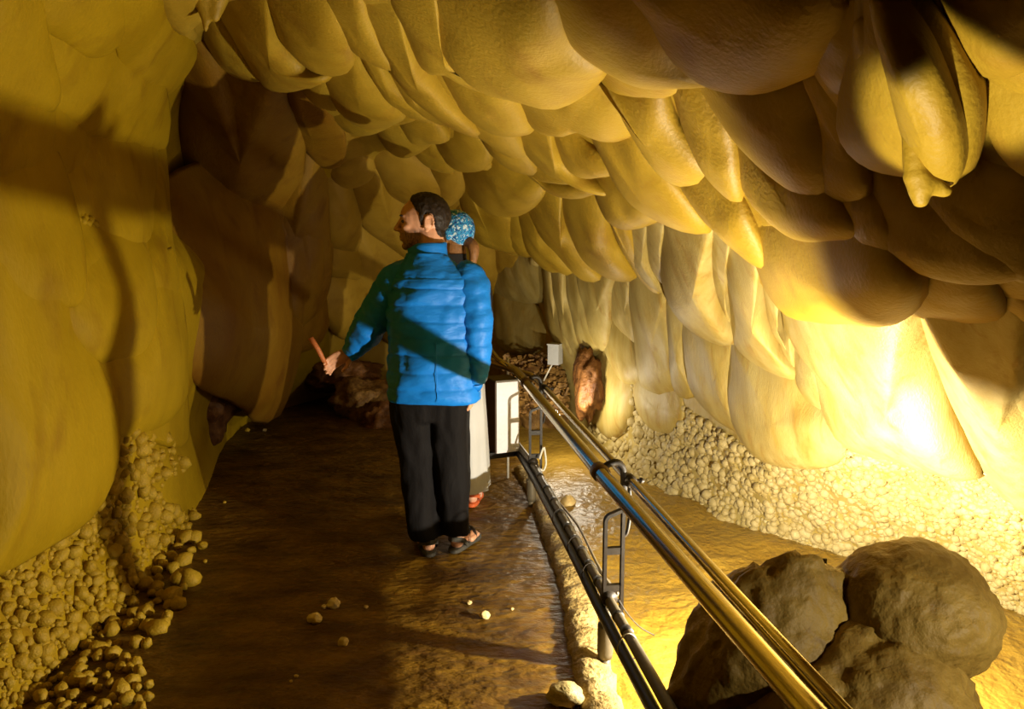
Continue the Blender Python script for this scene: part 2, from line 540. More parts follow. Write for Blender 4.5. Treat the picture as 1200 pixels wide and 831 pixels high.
CE = SHELL['ceiling']; WR = SHELL['wall_right']; WL = SHELL['wall_left']; WB = SHELL['wall_back']
CEIL = """247,26 270,38 292,62 308,79 293,84 268,77 250,62 240,42
265,6 313,-8 329,37 355,62 382,73 347,88 320,88 304,73 278,45 262,27
311,-14 375,-10 402,28 409,53 401,68 377,68 351,54 325,30
370,-16 417,-12 437,28 459,66 427,56 396,28
375,75 407,54 429,72 449,99 465,116 468,124 443,133 420,131 396,114 381,97
345,78 378,70 389,93 399,117 373,115 352,97
391,140 427,128 449,131 467,133 449,145 428,152 409,150
438,131 463,120 486,121 490,131 470,139 450,140
408,40 435,54 465,91 502,127 480,125 456,111 431,78
445,54 472,84 502,105 543,132 517,134 486,117 461,94
411,-10 459,-10 483,38 503,75 543,116 559,139 530,130 499,109 468,82 444,48
455,-12 512,-12 520,40 548,72 592,92 560,90 525,72 500,70 480,42
508,60 547,72 588,90 620,133 593,141 566,132 535,111 515,84
491,65 519,76 542,112 595,139 611,173 580,156 546,135 511,101
502,-16 630,-14 669,36 697,57 682,80 650,97 622,95 579,87 541,68 514,38
626,-14 737,-16 799,49 836,72 790,80 750,79 695,57 650,28
730,-22 962,-22 958,48 932,69 885,84 838,78 798,57 757,22
691,58 747,76 793,79 783,102 747,105 711,95 694,74
591,91 647,93 677,81 709,99 729,116 735,141 713,149 683,140 657,145 629,139 607,117
678,74 715,101 769,101 790,139 826,187 800,200 775,189 745,151 717,113
593,140 642,141 663,182 713,215 680,203 636,189 608,168
641,145 689,168 723,190 693,199 665,189
678,138 715,148 742,158 770,186 824,249 793,249 745,225 711,189
698,205 747,213 778,238 762,253 734,258 711,244
775,190 800,196 826,188 866,226 897,293 880,287 845,259 811,231
598,188 638,205 692,213 682,224 646,219
541,151 572,172 566,188 537,190 508,168
465,131 488,122 523,153 500,160 479,158
441,145 474,141 503,158 478,175 455,168
478,172 504,158 530,192 506,190
555,132 600,150 628,190 600,188 570,165
605,172 640,188 672,206 640,206 612,192
520,150 548,160 575,188 552,186 530,172
868,158 945,195 973,211 1003,258 968,267 932,265 885,232 864,193
793,92 826,94 857,145 867,216 836,200 806,151
964,207 1016,210 1051,281 1016,281 984,242
823,77 936,70 964,131 978,203 943,211 868,157 833,118
930,70 980,72 1011,145 1018,214 971,211 956,133
950,-20 1040,-20 1040,50 1012,95 1012,150 985,110 950,55
1110,-20 1215,-25 1220,45 1180,75 1140,60
1150,55 1222,40 1222,100 1165,90
1158,92 1222,85 1222,190 1180,175 1155,130
1055,185 1125,178 1222,220 1222,310 1160,300 1098,244
1006,188 1069,214 1137,243 1206,296 1150,318 1078,306 1026,269
888,266 930,225 968,228 1024,250 1076,312 1055,351 1000,354 945,351 914,332 893,302
1040,318 1060,295 1112,292 1155,322 1168,357 1120,361 1060,352
1134,358 1172,344 1222,366 1222,408 1158,390
228,-12 205,-12 181,-8 186,8 199,22 212,30 224,20 240,8
195,26 216,23 226,38 213,46 199,40""".split('\n')
for k, s in enumerate(CEIL):
    lobe(s, CE, M['ceil'], (0.55, 1.0), 0.20, lift=0.45, grow=1.2)
# the big lit hanging mass and its ridges
lobe("1040,-20 1085,10 1133,55 1153,100 1150,160 1125,179 1087,176 1047,172 1014,155 998,122 1010,67", CE, M['ceil'], (0.4, 1), 0.30, push=0.06)
lobe("1062,10 1100,30 1136,75 1150,120 1146,158 1124,172 1100,150 1080,100", CE, M['ceil'], (0.4, 1), 0.26, push=0.17)
lobe("1030,40 1062,50 1085,105 1105,160 1085,172 1050,150 1030,110", CE, M['ceil'], (0.4, 1), 0.22, push=0.12)

RIGHT_HANG = """540,210 557,226 592,239 608,287 590,285 558,272 543,242
588,241 609,241 623,292 600,286 591,264
605,238 622,235 649,275 674,310 647,311 618,285
618,231 637,210 662,218 669,261 707,312 687,316 655,286 628,264
545,194 580,184 615,198 637,212 626,232 604,243 576,239 550,221
658,221 692,219 713,241 723,275 745,312 723,315 688,296 667,262
690,210 712,235 736,255 756,288 781,338 760,327 735,293 714,255
725,258 762,250 763,290 780,336 746,310
758,250 786,240 783,280 785,323 766,309
778,272 790,246 841,254 841,320 864,383 827,380 799,360 781,325
835,254 863,267 857,313 865,383 842,342 835,308
855,274 896,287 900,347 914,387 939,430 900,420 868,396 854,341
891,294 920,320 919,367 934,410 939,430 909,389
915,338 946,347 937,387 938,431 916,405
941,348 1000,344 1066,349 1091,390 1111,450 1144,530 1100,530 1060,520 1016,513 984,492 964,444 937,411
935,375 961,351 980,354 971,420 977,477 945,457 934,421
966,418 982,450 990,490 972,476""".split('\n')
for k, s in enumerate(RIGHT_HANG):
    lobe(s, WR, M['ceil' if k < 7 else 'right'], (0.45, 1.0), 0.18, flute=0.005, lift=0.42, grow=1.15)
lobe('1061,350 1139,354 1225,368 1240,470 1240,560 1222,604 1168,563 1130,508 1104,443 1084,390', WR, M['right'], (0.3, 1.0), 0.13, flute=0.010, lift=0.30, grow=1.08, sharp=0.7)
lobe('1150,384 1225,385 1235,520 1175,500 1150,455', WR, M['right'], (0.3, 1.0), 0.13, lift=0.1, push=0.08, sharp=0.9)
RIGHT_RIB = """578,340 605,345 637,372 642,402 615,412 588,402
600,300 636,302 642,345 610,352 580,338 580,312
636,306 648,307 672,411 645,383
643,307 662,304 671,350 685,405 662,396
661,320 679,313 696,353 704,403 677,398
678,314 726,309 718,360 714,404 688,388
714,326 743,312 745,355 751,399 720,373
739,321 783,330 785,370 791,451 760,452 747,402
704,390 737,382 761,437 731,444
798,378 812,364 865,380 863,420 867,470 878,505 828,474 802,432
856,396 937,427 987,490 981,534 927,541 885,524 860,479 854,417
780,340 800,352 806,420 812,458 792,452 784,400
700,425 735,430 742,480 722,510 700,490
745,440 790,448 800,490 775,505 750,480""".split('\n')
for s in RIGHT_RIB:
    lobe(s, WR, M['right'], (0.15, 1.0), 0.14, flute=0.010, lift=0.30)
BACK = """435,185 468,177 503,195 530,213 516,232 480,233 450,215
413,215 437,188 459,219 488,231 480,265 482,300 452,280 423,257
391,199 428,181 438,200 421,215 398,215
383,211 408,208 420,247 417,285 397,290 379,270
378,272 414,278 428,322 396,323 376,312
413,260 454,275 484,300 457,338 430,353 410,322
378,318 430,322 452,345 440,385 400,392 378,365
500,195 530,188 545,215 530,235 512,228
540,235 575,280 585,330 560,340 535,290
440,350 480,310 520,330 520,390 460,400
575,285 600,290 615,308 590,318 572,310""".split('\n')
for s in BACK:
    lobe(s, WB, M['back'], (0.3, 1.0), 0.20, lift=0.35)
LEFT = """-30,330 62,328 82,400 114,470 117,530 91,583 40,618 0,638 -30,640
78,303 95,286 142,277 168,303 175,350 173,387 151,408 127,415 103,402 85,376 77,340
110,418 155,400 173,365 196,335 208,370 211,430 202,468 170,493 130,498 112,472
173,188 191,178 197,260 203,332 181,344 168,300 164,255
58,-12 134,-16 134,41 105,58 78,42 56,25
136,-20 187,-6 208,30 220,58 201,88 177,103 152,81 140,45
45,38 100,53 155,79 180,104 178,165 120,160 68,127 48,77
-30,-24 32,-4 50,50 58,107 30,118 -30,104
-30,98 46,112 54,150 43,192 15,208 -30,204
78,183 101,178 111,210 107,243 83,248
-30,200 45,190 78,250 85,330 60,345 -30,340
105,160 175,160 178,230 165,280 130,285 108,245
45,120 80,130 100,178 80,200 55,190
120,490 200,466 212,500 200,520 150,512 118,530""".split('\n')
for k, s in enumerate(LEFT):
    lobe(s, WL, M['left'], (0.1, 1.0), 0.13 if k < 4 else 0.085, lift=0.22, flute=0.003, grow=1.22, sharp=0.8)
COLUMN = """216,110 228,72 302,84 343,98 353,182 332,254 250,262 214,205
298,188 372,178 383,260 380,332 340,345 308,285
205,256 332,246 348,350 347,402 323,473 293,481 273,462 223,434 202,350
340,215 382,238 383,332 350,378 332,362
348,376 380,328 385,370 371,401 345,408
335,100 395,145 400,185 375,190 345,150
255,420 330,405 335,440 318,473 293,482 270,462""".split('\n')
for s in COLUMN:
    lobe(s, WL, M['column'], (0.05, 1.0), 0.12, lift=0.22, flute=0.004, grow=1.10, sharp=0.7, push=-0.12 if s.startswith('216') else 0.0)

# knobs and small stalactites
def blob(name, parts, mat, parent, vox=0.008, smooth=4):
    mb = MB()
    for p in parts:
        if len(p) == 4: mb.bone(p[0], p[1], p[2], p[3])
        else: mb.ell(*p)
    o = mb.build(name, mat, parent)
    return remesh(o, vox, smooth)
def remesh(o, vox, smooth=4):
    r = o.modifiers.new('r', 'REMESH')
    r.mode = 'VOXEL'; r.voxel_size = vox; r.use_smooth_shade = True
    if smooth:
        s = o.modifiers.new('s', 'SMOOTH'); s.iterations = smooth; s.factor = 0.5
    dg = bpy.context.evaluated_depsgraph_get()
    me = bpy.data.meshes.new_from_object(o.evaluated_get(dg))
    old = o.data
    o.modifiers.clear()
    o.data = me
    me.name = o.name
    bpy.data.meshes.remove(old)
    me.polygons.foreach_set('use_smooth', [True] * len(me.polygons))
    return o
k = lambda x, y, Y=1.58: at(x, y, Y)
blob('stalactite_knob', [(k(1073, 158), .026, k(1073, 194), .024), (k(1074, 205), .026, k(1080, 218), .026), (k(1078, 222), .024, k(1079, 234), .017), (k(1088, 215), .022, k(1107, 224), .014)], M['ceil'], CE, 0.005)
k2 = lambda x, y: at(x, y, 3.4)
blob('stalactite', [(k2(240, -8), .07, k2(241, 15), .03), (k2(241, 10), .028, k2(241, 36), .010), (k2(255, -5), .05, k2(252, 20), .022)], M['ceil'], CE, 0.01)

# ------------------------------------------------------------------ floor
KX = [2.0, 2.6, 3.4, 4.0, 4.6, 5.4, 9.0]
KC = [.335, .30, .285, .235, .18, .05, -.6]
def kerb_x(y): return float(np.interp(y, KX, KC))
def floor_grid(name, side, mat):
    ys = np.concatenate([np.arange(-2.4, 1.6, .12), np.arange(1.6, 5.6, .025), np.arange(5.6, 9.2, .08)])
    n = 110
    V, fc = [], []
    for y in ys:
        kx = kerb_x(y)
        for i in range(n):
            t = i / (n - 1)
            x = kx + .03 - (t ** 1.3) * (kx + 3.6) if side < 0 else kx - .03 + (t ** 1.2) * (3.6 - kx)
            p = Vector((x, y, 0))
            if side < 0:
                z = .010 * noise.fractal(p * 1.6, 1, 2, 3) + .006 * noise.fractal(p * 9, .8, 2, 3) - .006
            else:
                z = -.05 + .03 * noise.fractal(p * 1.8, 1, 2, 3) + .008 * noise.fractal(p * 12, .8, 2, 3)
            V.append((x, y, z))
    for j in range(len(ys) - 1):
        for i in range(n - 1):
            a = j * n + i
            fc.append((a, a + 1, a + n + 1, a + n) if side > 0 else (a + 1, a, a + n, a + n + 1))
    return tag(mesh_obj(name, V, fc, mat), kind='structure')
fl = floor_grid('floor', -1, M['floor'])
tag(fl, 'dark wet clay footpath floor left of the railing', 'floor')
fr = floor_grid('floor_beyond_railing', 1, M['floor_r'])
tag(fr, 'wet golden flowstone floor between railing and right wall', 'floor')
# kerb of rough concrete along the path edge
V, fc = [], []
ky = np.arange(1.7, 5.2, .02)
prof = [(-.075, -.06), (-.07, .012), (-.045, .03), (-.015, .036), (.02, .036), (.05, .028), (.07, .0), (.078, -.12)]
for y in ky:
    for (dx, dz) in prof:
        p = Vector((kerb_x(y) + dx, y, dz))
        e = .02 * noise.fractal(p * 14, .8, 2, 4) if dz > -.05 else 0
        V.append((p.x + e * .8, y, dz + e))
m_ = len(prof)
for j in range(len(ky) - 1):
    for i in range(m_ - 1):
        a = j * m_ + i
        fc.append((a, a + 1, a + m_ + 1, a + m_))
tag(mesh_obj('trim_1', V, fc, M['kerb']), 'rough crumbling concrete kerb along the path edge', 'kerb', kind='structure')
FBV = BVHTree.FromPolygons([fl.data.vertices[i].co for i in range(len(fl.data.vertices))], [tuple(p.vertices) for p in fl.data.polygons])
FBR = BVHTree.FromPolygons([v.co for v in fr.data.vertices], [tuple(p.vertices) for p in fr.data.polygons])
def ground(x, y):
    b = FBV if x < kerb_x(y) else FBR
    h = b.ray_cast(Vector((x, y, 1)), Vector((0, 0, -1)))
    return h[0].z if h[0] else 0.0

# ------------------------------------------------------------------ popcorn nodules
def rock_mesh(name, sub, seed, amp=.22, fq=1.5, mat=None, flat=(1, 1, 1), fine=.0):
    bm = bmesh.new()
    bmesh.ops.create_icosphere(bm, subdivisions=sub, radius=1)
    for v in bm.verts:
        p = v.co.copy()
        a = 1 + amp * noise.fractal(p * fq + Vector((seed * 7.3, seed * 1.7, 3)), .9, 2, 4)
        if fine: a += fine * noise.fractal(p * 7 + Vector((seed, 2, 9)), .7, 2, 4)
        v.co = Vector((p.x * flat[0], p.y * flat[1], p.z * flat[2])) * a
    me = bpy.data.meshes.new(name)
    bm.to_mesh(me); bm.free()
    me.polygons.foreach_set('use_smooth', [True] * len(me.polygons))
    if mat: me.materials.append(mat)
    return me
NOD = [rock_mesh('nodule', 2, i, .35, 1.3, M['popcorn']) for i in range(6)]
def scatter(poly, n, mind, rng, big=1.0):
    xs = [p[0] for p in poly]; ys = [p[1] for p in poly]
    out = []
    tries = 0
    while len(out) < n and tries < n * 60:
        tries += 1
        x, y = rng.uniform(min(xs), max(xs)), rng.uniform(min(ys), max(ys))
        if not inpoly(poly, np.array([x]), np.array([y]))[0]: continue
        if any((x - a) ** 2 + (y - b) ** 2 < mind * mind for a, b in out): continue
        out.append((x, y))
    return out
rng = random.Random(3)
pts = scatter([(max(0, min(1199, x)), y) for x, y in POP_L], 300, 8.5, rng)
def nod_xf(x, y, r):
    h, n = cast(x, y)
    return Vector(h), Vector(n), r
for i, (x, y) in enumerate(pts):
    h, n = cast(x, y)
    r = rng.choice((.016, .02, .024, .028, .034)) * h[1] / 3.0
    if h[2] < -.01:
        h = onfloor(x, y, .0)
        n = np.array([0, 0, 1.])
    o = bpy.data.objects.new('nodule', NOD[i % 6])
    COL.objects.link(o)
    o.parent = WL
    o.location = Vector(h) + Vector(n) * r * .25
    o.rotation_euler = (rng.uniform(0, 6), rng.uniform(0, 6), rng.uniform(0, 6))
    o.scale = (r * rng.uniform(.8, 1.2), r * rng.uniform(.8, 1.2), r * rng.uniform(.9, 1.3))
def nodule_stuff(name, poly, n, mind, rad, mat, parent, seed, sink=0.3):
    rg = random.Random(seed)
    bm0 = bmesh.new()
    bmesh.ops.create_icosphere(bm0, subdivisions=2, radius=1)
    base = [v.co.copy() for v in bm0.verts]
    fcs = [tuple(v.index for v in f.verts) for f in bm0.faces]
    bm0.free()
    mb = MB()
    for (x, y) in scatter(poly, n, mind, rg):
        h, nn = cast(x, y)
        r = rg.uniform(*rad) * h[1] / 3.0
        c = Vector(h) + Vector(nn) * r * (.1 - sink * rg.random())
        sd = rg.uniform(0, 99)
        mb.add([c + p * r * (1 + .3 * noise.noise(p * 1.4 + Vector((sd, 0, 0)))) for p in base], fcs)
    return tag(mb.build(name, mat, parent), kind='stuff')
nodule_stuff('popcorn_crust', [(max(0, min(1199, x)), y) for x, y in POP_L], 700, 4.5, (.008, .016), M['popcorn'], WL, 5)
nodule_stuff('popcorn_crust', POP_R, 2300, 4.2, (.008, .026), M['popcorn_r'], WR, 6, 1.0)
nodule_stuff('popcorn_crust', [(50, 125), (75, 150), (110, 160), (155, 172), (155, 185), (110, 180), (70, 165), (50, 145)], 70, 4, (.012, .022), M['left'], WL, 8)
nodule_stuff('popcorn_crust', [(66, 270), (78, 275), (84, 330), (84, 380), (115, 415), (118, 450), (105, 430), (75, 385), (72, 330)], 60, 4, (.008, .016), M['left'], WL, 9)
nodule_stuff('popcorn_crust', [(80, 240), (110, 238), (140, 255), (135, 268), (105, 262), (82, 258)], 40, 4, (.012, .02), M['left'], WL, 10)
nodule_stuff('popcorn_crust', [(582, 302), (630, 305), (640, 335), (620, 350), (600, 340), (582, 335)], 60, 5, (.018, .03), M['right'], WB, 11)

# ------------------------------------------------------------------ boulders
BO = empty('boulder', (.92, 2.12, -.05))
tag(BO, 'brown boulder of three fused rounded lumps beside the railing', 'boulder')
def lump(name, c, r, seed, mat, amp, fq, parent, sub=5, rot=(0, 0, 0), fine=.028):
    me = rock_mesh(name, sub, seed, amp, fq, mat, (1, 1, 1), fine)
    me.transform(Matrix.Diagonal((*r, 1)))
    me.transform(Euler(rot).to_matrix().to_4x4())
    o = bpy.data.objects.new(name, me)
    o.location = Vector(tuple(c)) - parent.location
    o.parent = parent
    COL.objects.link(o)
    return o
lump('rounded_lump', at(1072, 716, 2.08), (.232, .215, .198), 3, M['boulder'], .09, 1.0, BO)
lump('slab', (1.00, 1.95, .17), (.38, .25, .34), 5, M['boulder'], .16, 1.3, BO, rot=(0, .15, .2))
lump('shoulder', (.765, 2.10, .29), (.275, .20, .39), 12, M['boulder'], .15, 1.6, BO, rot=(0, .25, 0))

# unseen fixture added behind the boulder; its plate keeps lamplight off the near ceiling
FX = empty('floodlight', (LAMP.x, LAMP.y, -.04))
tag(FX, 'black floodlight stand with an added light-blocking plate, unseen behind the brown boulder', 'lamp')
MB().box((-.002, -.022, .425), (.11, .006, .245)).build('light_shield', M['iron'], FX, False)
MB().tube([(0, -.035, 0), (0, -.035, .30)], .010, 10).build('stand', M['iron'], FX)
MB().tube([(0, -.035, .0), (0, -.035, .012)], .05, 16).build('base', M['iron'], FX)

# ------------------------------------------------------------------ rubble and dark rocks at the far end
for i, (p, r, mk, par) in enumerate([((689, 452, 5.85), (.115, .2, .26), 'darkrock', WR), ((425, 470, 7.0), (.30, .3, .20), 'rubble', WB),
        ((400, 440, 7.3), (.34, .3, .16), 'darkrock', WB), ((450, 495, 6.6), (.20, .2, .16), 'darkrock', WB), ((235, 470, 5.6), (.25, .3, .35), 'darkrock', WL),
        ((630, 470, 6.8), (.34, .3, .42), 'rubble', WB)]):
    lump('rock_outcrop', at(*p), r, 20 + i, M[mk], .35, 1.6, par, 4, fine=.06)
mb = MB()
rg = random.Random(12)
for i in range(320):
    x, y = rg.uniform(592, 664), rg.uniform(415, 485)
    c = at(x, y, 6.55 - (y - 420) * .008)
    r = rg.uniform(.012, .05)
    mb.box(c, (r * rg.uniform(.3, 1), r * rg.uniform(.6, 2.8), r * rg.uniform(.3, .8)), Matrix.Rotation(rg.uniform(0, 6), 3, 'X') @ Matrix.Rotation(rg.uniform(0, 6), 3, 'Z'))
tag(mb.build('rubble', M['rubble'], WB, False), kind='stuff')

# ------------------------------------------------------------------ loose stones
ST = [(369, 723, .030, 'pale rounded stone on the dark path, largest of the close group'),
      (391, 706, .028, 'pale lumpy stone on the dark path touching the group'),
      (380, 710, .012, 'small pale pebble wedged between the two big pale stones'),
      (402, 750, .021, 'pale pebble lying alone in front of the close group'),
      (568, 719, .022, 'flat pale pebble at the edge of the lit path patch'),
      (429, 709, .010, 'tiny pebble beside the lumpy pale stone'),
      (347, 791, .008, 'tiny pebble on the dark path near the popcorn foot'),
      (341, 797, .006, 'tiniest pebble on the dark path near the popcorn foot'),
      (288, 489, .055, 'yellow lump of flowstone on the floor under the hanging column'),
      (290, 503, .020, 'flat yellow pebble below the flowstone lump'),
      (310, 503, .018, 'small yellow pebble beside the flowstone lump'),
      (215, 583, .034, 'oblong yellow stone near the popcorn tip'),
      (234, 565, .022, 'flat yellow stone by the popcorn tip'),
      (240, 556, .016, 'small yellow pebble beyond the popcorn tip'),
      (263, 587, .010, 'tiny pale pebble lying out on the dark path'),
      (240, 655, .012, 'tiny yellow pebble at the popcorn foot'),
      (237, 637, .026, 'flat yellow stone edging the popcorn foot'),
      (550, 704, .012, 'small pale pebble behind the flat pebble'),
      (600, 712, .008, 'tiny pale pebble on the lit patch')]
for i, (x, y, r, lab) in enumerate(ST):
    g = onfloor(x, y, r * .6)
    me = rock_mesh('loose_stone', 3, 40 + i, .3, 1.3, M['stone'] if x > 300 else M['popcorn'])
    me.transform(Matrix.Diagonal((r, r * .9, r * .8, 1)))
    o = bpy.data.objects.new('loose_stone', me)
    COL.objects.link(o)
    o.location = (g[0], g[1], ground(g[0], g[1]) + r * .55)
    tag(o, lab, 'stone')
# stone with a pointed top beyond the kerb
mb = MB()
g = onfloor(666, 588, -.04)
R = [[(g[0] + rr * math.cos(a) * (1 + .2 * math.sin(3 * a)), g[1] + rr * math.sin(a), g[2] - .02 + z) for a in np.linspace(0, 2 * math.pi, 14, endpoint=False)] for z, rr in ((0, .05), (.02, .047), (.045, .03), (.065, .012))]
tag(mb.rings(R).build('loose_stone', M['stone']), 'pale cone-shaped stone standing beyond the lower rail', 'stone')
g = onfloor(662, 822, 0)
me = rock_mesh('loose_stone', 3, 77, .25, 1.8, M['popcorn_r'])
me.transform(Matrix.Diagonal((.065, .05, .04, 1)))
o = bpy.data.objects.new('loose_stone', me); COL.objects.link(o); o.location = (g[0], g[1], .025)
tag(o, 'blocky yellow stone against the kerb beside the post', 'stone')

# ------------------------------------------------------------------ railing
RL = empty('railing', (.34, 2.69, 0))
tag(RL, 'metal railing of steel tubes on ladder-shaped posts along the path', 'railing')
RA = Vector((-.132, .991, 0)).normalized()
RP = Vector((.991, .132, 0)).normalized()
def rp(y, r, z):
    t = (y - 2.69) / RA.y
    return Vector((0, 0, z)) + RA * t + RP * r
def rail(name, pts, r, mat, n=16, parent=RL):
    return MB().tube(pts, r, n).build(name, mat, parent)
bend = [rp(4.95, 0, .75)]
u1 = [rp(.2, .02, .75), rp(1.3, 0, .75), rp(2.69, -.022, .75), rp(4.6, -.02, .75), rp(4.85, -.02, .752), rp(5.0, -.06, .757), rp(5.15, -.14, .765), rp(5.6, -.42, .79), rp(5.9, -.62, .80)]
up_rail = rail('upper_rail', u1, .027, M['steel'], 20)
u2 = [rp(.2, .09, .715), rp(2.0, .09, .715), rp(4.6, .09, .715), rp(4.9, .085, .716), rp(5.08, .0, .72), rp(5.25, -.12, .73), rp(5.7, -.42, .75)]
sd_rail = rail('side_rail', u2, .017, M['steel'], 16)
lo = [rp(.6, .02, .26), rp(2.0, .02, .26), rp(3.0, .02, .258), rp(4.4, .02, .255), rp(4.9, -.02, .27), rp(5.3, -.2, .32), rp(5.7, -.45, .38)]
lo_rail = rail('lower_rail', lo, .019, M['greysteel'], 14)
rail('far_handrail', [rp(4.9, -.01, .74), rp(5.05, -.12, .80), rp(5.3, -.22, .93), rp(5.5, -.28, 1.02)], .018, M['steel'], 12)
rail('pale_upright', [rp(5.0, -.06, .0), rp(5.0, -.06, .82)], .008, M['whitecable'], 8)
for y, hh in ((2.45, .05), (2.56, .03), (2.84, .05), (3.0, .03), (3.14, .05), (3.27, .03), (3.42, .05), (3.6, .04), (3.78, .04), (3.98, .04), (4.2, .05)):
    MB().tube([rp(y - hh * .3, .02, .2585), rp(y + hh * .3, .02, .2585)], .0215, 14).build('tape_band', M['rubber'], lo_rail)
def arc(c, a0, a1, r, e1, e2, n=7):
    return [c + e1 * (r * math.cos(a)) + e2 * (r * math.sin(a)) for a in np.linspace(a0, a1, n)]
def flat_bar(pts, wa, wp):
    """flat bar with its faces across the railing"""
    mb = MB()
    R = []
    pts = [Vector(p) for p in pts]
    for i, p in enumerate(pts):
        t = (pts[min(i + 1, len(pts) - 1)] - pts[max(i - 1, 0)]).normalized()
        nn = t.cross(RA).normalized()
        R.append([p + RA * (sa * wa) + nn * (sp * wp) for sa, sp in ((-1, -1), (1, -1), (1, 1), (-1, 1))])
    return mb.rings(R)
ZZ = Vector((0, 0, 1))
def make_post(y, base=0.0):
    P = empty('post')
    P.parent = RL
    o = rp(y, 0, 0)
    P.location = o
    q = lambda r, z, a=0: RP * r + ZZ * z + RA * a
    left = [q(.002, .10), q(.002, .3), q(.002, .56)] + arc(q(.032, .56), math.pi, math.pi * .55, .03, RP, ZZ) + [q(.066, .605)]
    flat_bar(left, .012, .006).build('bar', M['iron'], P, False)
    flat_bar([q(.068, .14), q(.068, .4), q(.068, .70)], .012, .006).build('bar', M['iron'], P, False)
    MB().tube(catmull([q(.068, .62), q(.068, .72), q(.062, .765), q(.040, .785), q(.012, .780), q(-.01, .765)], 20), .013, 10).build('gooseneck', M['iron'], P)
    for z in (.45, .305):
        MB().box(q(.035, z), (.062, .02, .026), Matrix((RP, RA, ZZ)).transposed()).build('rung', M['iron'], P, False)
    MB().tube(catmull([q(.068, .50), q(.085, .52), q(.094, .60), q(.090, .69)], 12), .007, 8).build('side_arm', M['iron'], P)
    MB().tube([q(-.021, .75, -.024), q(-.021, .75, .024)], .0335, 18).build('collar', M['bracket'], P)
    c2 = MB().tube([q(.09, .715, -.02), q(.09, .715, .02)], .023, 16).build('clamp', M['iron'], P)
    MB().tube([q(.105, .715), q(.145, .712)], .006, 8).build('bolt', M['iron'], c2)
    MB().tube([q(.128, .713), q(.140, .7125)], .011, 6).build('nut', M['iron'], c2)
    MB().tube([q(.02, .268, -.018), q(.02, .268, .018)], .030, 14).build('saddle', M['iron'], P)
    MB().tube([q(.01, -.05), q(.01, .036)], .020, 14).build('stub', M['greysteel'], P)
    MB().tube([q(.01, .03), q(.01, .05), q(.01, .15), q(.01, .162), q(.01, .163), q(.01, .22)], [.027, .030, .030, .030, .021, .021], 18).build('socket', M['greysteel'], P)
    return P
make_post(2.69); make_post(4.45)
# hose and cables tied under the lower rail
hz = [Vector(RL.location) + rp(y, r, z) for y, r, z in ((1.2, -.005, .215), (1.7, -.005, .215), (2.15, -.008, .218), (2.5, -.01, .22), (2.75, -.012, .225), (3.1, -.01, .232), (3.7, -.006, .23), (4.4, -.006, .225), (4.8, -.02, .23))]
ho = MB().tube(catmull(hz, 60), .021, 12).build('hose', M['rubber'])
tag(ho, 'thick black hose slung under the lower rail', 'hose')
for y, z in ((2.38, .24), (2.92, .25), (3.2, .25), (3.55, .25)):
    c = Vector(RL.location) + rp(y, .004, z)
    MB().tube([c + RP * (.034 * math.cos(a)) + ZZ * (.052 * math.sin(a)) for a in np.linspace(0, 2 * math.pi, 18)], .0022, 6).build('cable_tie', M['whitecable'] if y < 2.5 else M['iron'], ho)
cab = [('grey', 'greycable', .060, .245, 0.0, 'grey cable draped along the lower rail, innermost of the twisted run'), ('dark', 'rubber', .068, .225, 1.2, 'thin black cable twisted with the grey cables by the lower rail'), ('pale', 'greycable', .074, .255, 2.4, 'grey cable hanging widest beside the lower rail')]
for nm, mk, r0, z0, ph, lab in cab:
    P = [Vector(RL.location) + rp(y, r0 + .012 * math.sin(5 * y + ph) - .025 * max(0, (y - 3.5)), z0 + .012 * math.cos(5 * y + ph) - .03 * math.sin((y - 2.75) / 1.75 * math.pi)) for y in np.linspace(2.75, 4.5, 26)]
    tag(MB().tube(catmull(P, 80), .006, 8).build('cable', M[mk]), lab, 'cable')
P = [Vector(RL.location) + rp(4.4, r, z) for r, z in ((.05, .30), (.075, .37), (.085, .33), (.09, .27), (.075, .23), (.05, .24))]
tag(MB().tube(catmull(P, 30), .006, 8).build('cable', M['whitecable']), 'pale cable loop at the foot of the post beside the cabinet', 'cable')
P = [Vector(RL.location) + rp(2.66, r, z) for r, z in ((.05, .27), (.08, .22), (.13, .16), (.19, .12))]
tag(MB().tube(catmull(P, 24), .0025, 6).build('wire', M['iron']), 'thin black wire curving from the post towards the boulder', 'wire')

# ------------------------------------------------------------------ white cabinet
CB = empty('electrical_cabinet', at(594, 530, 4.72), math.radians(24))
tag(CB, 'white metal electrical cabinet with a dark side fixed behind the railing post', 'cabinet')
W_, D_, H_ = .158, .165, .455
mb = MB().box((0, D_ / 2, H_ / 2), (W_, D_, H_))
body = mb.build('body', M['boxside'], CB, False)
MB().box((.003, -.006, H_ / 2), (W_ - .004, .012, H_ - .004)).build('door', M['boxwhite'], CB, False)
MB().box((0, D_ / 2 - .008, H_ + .006), (W_ + .012, D_ + .03, .012)).build('lid', M['greysteel'], CB, False)
MB().box((-.02, .05, -.02), (.2, .06, .04)).build('mounting_bracket', M['iron'], CB, False)
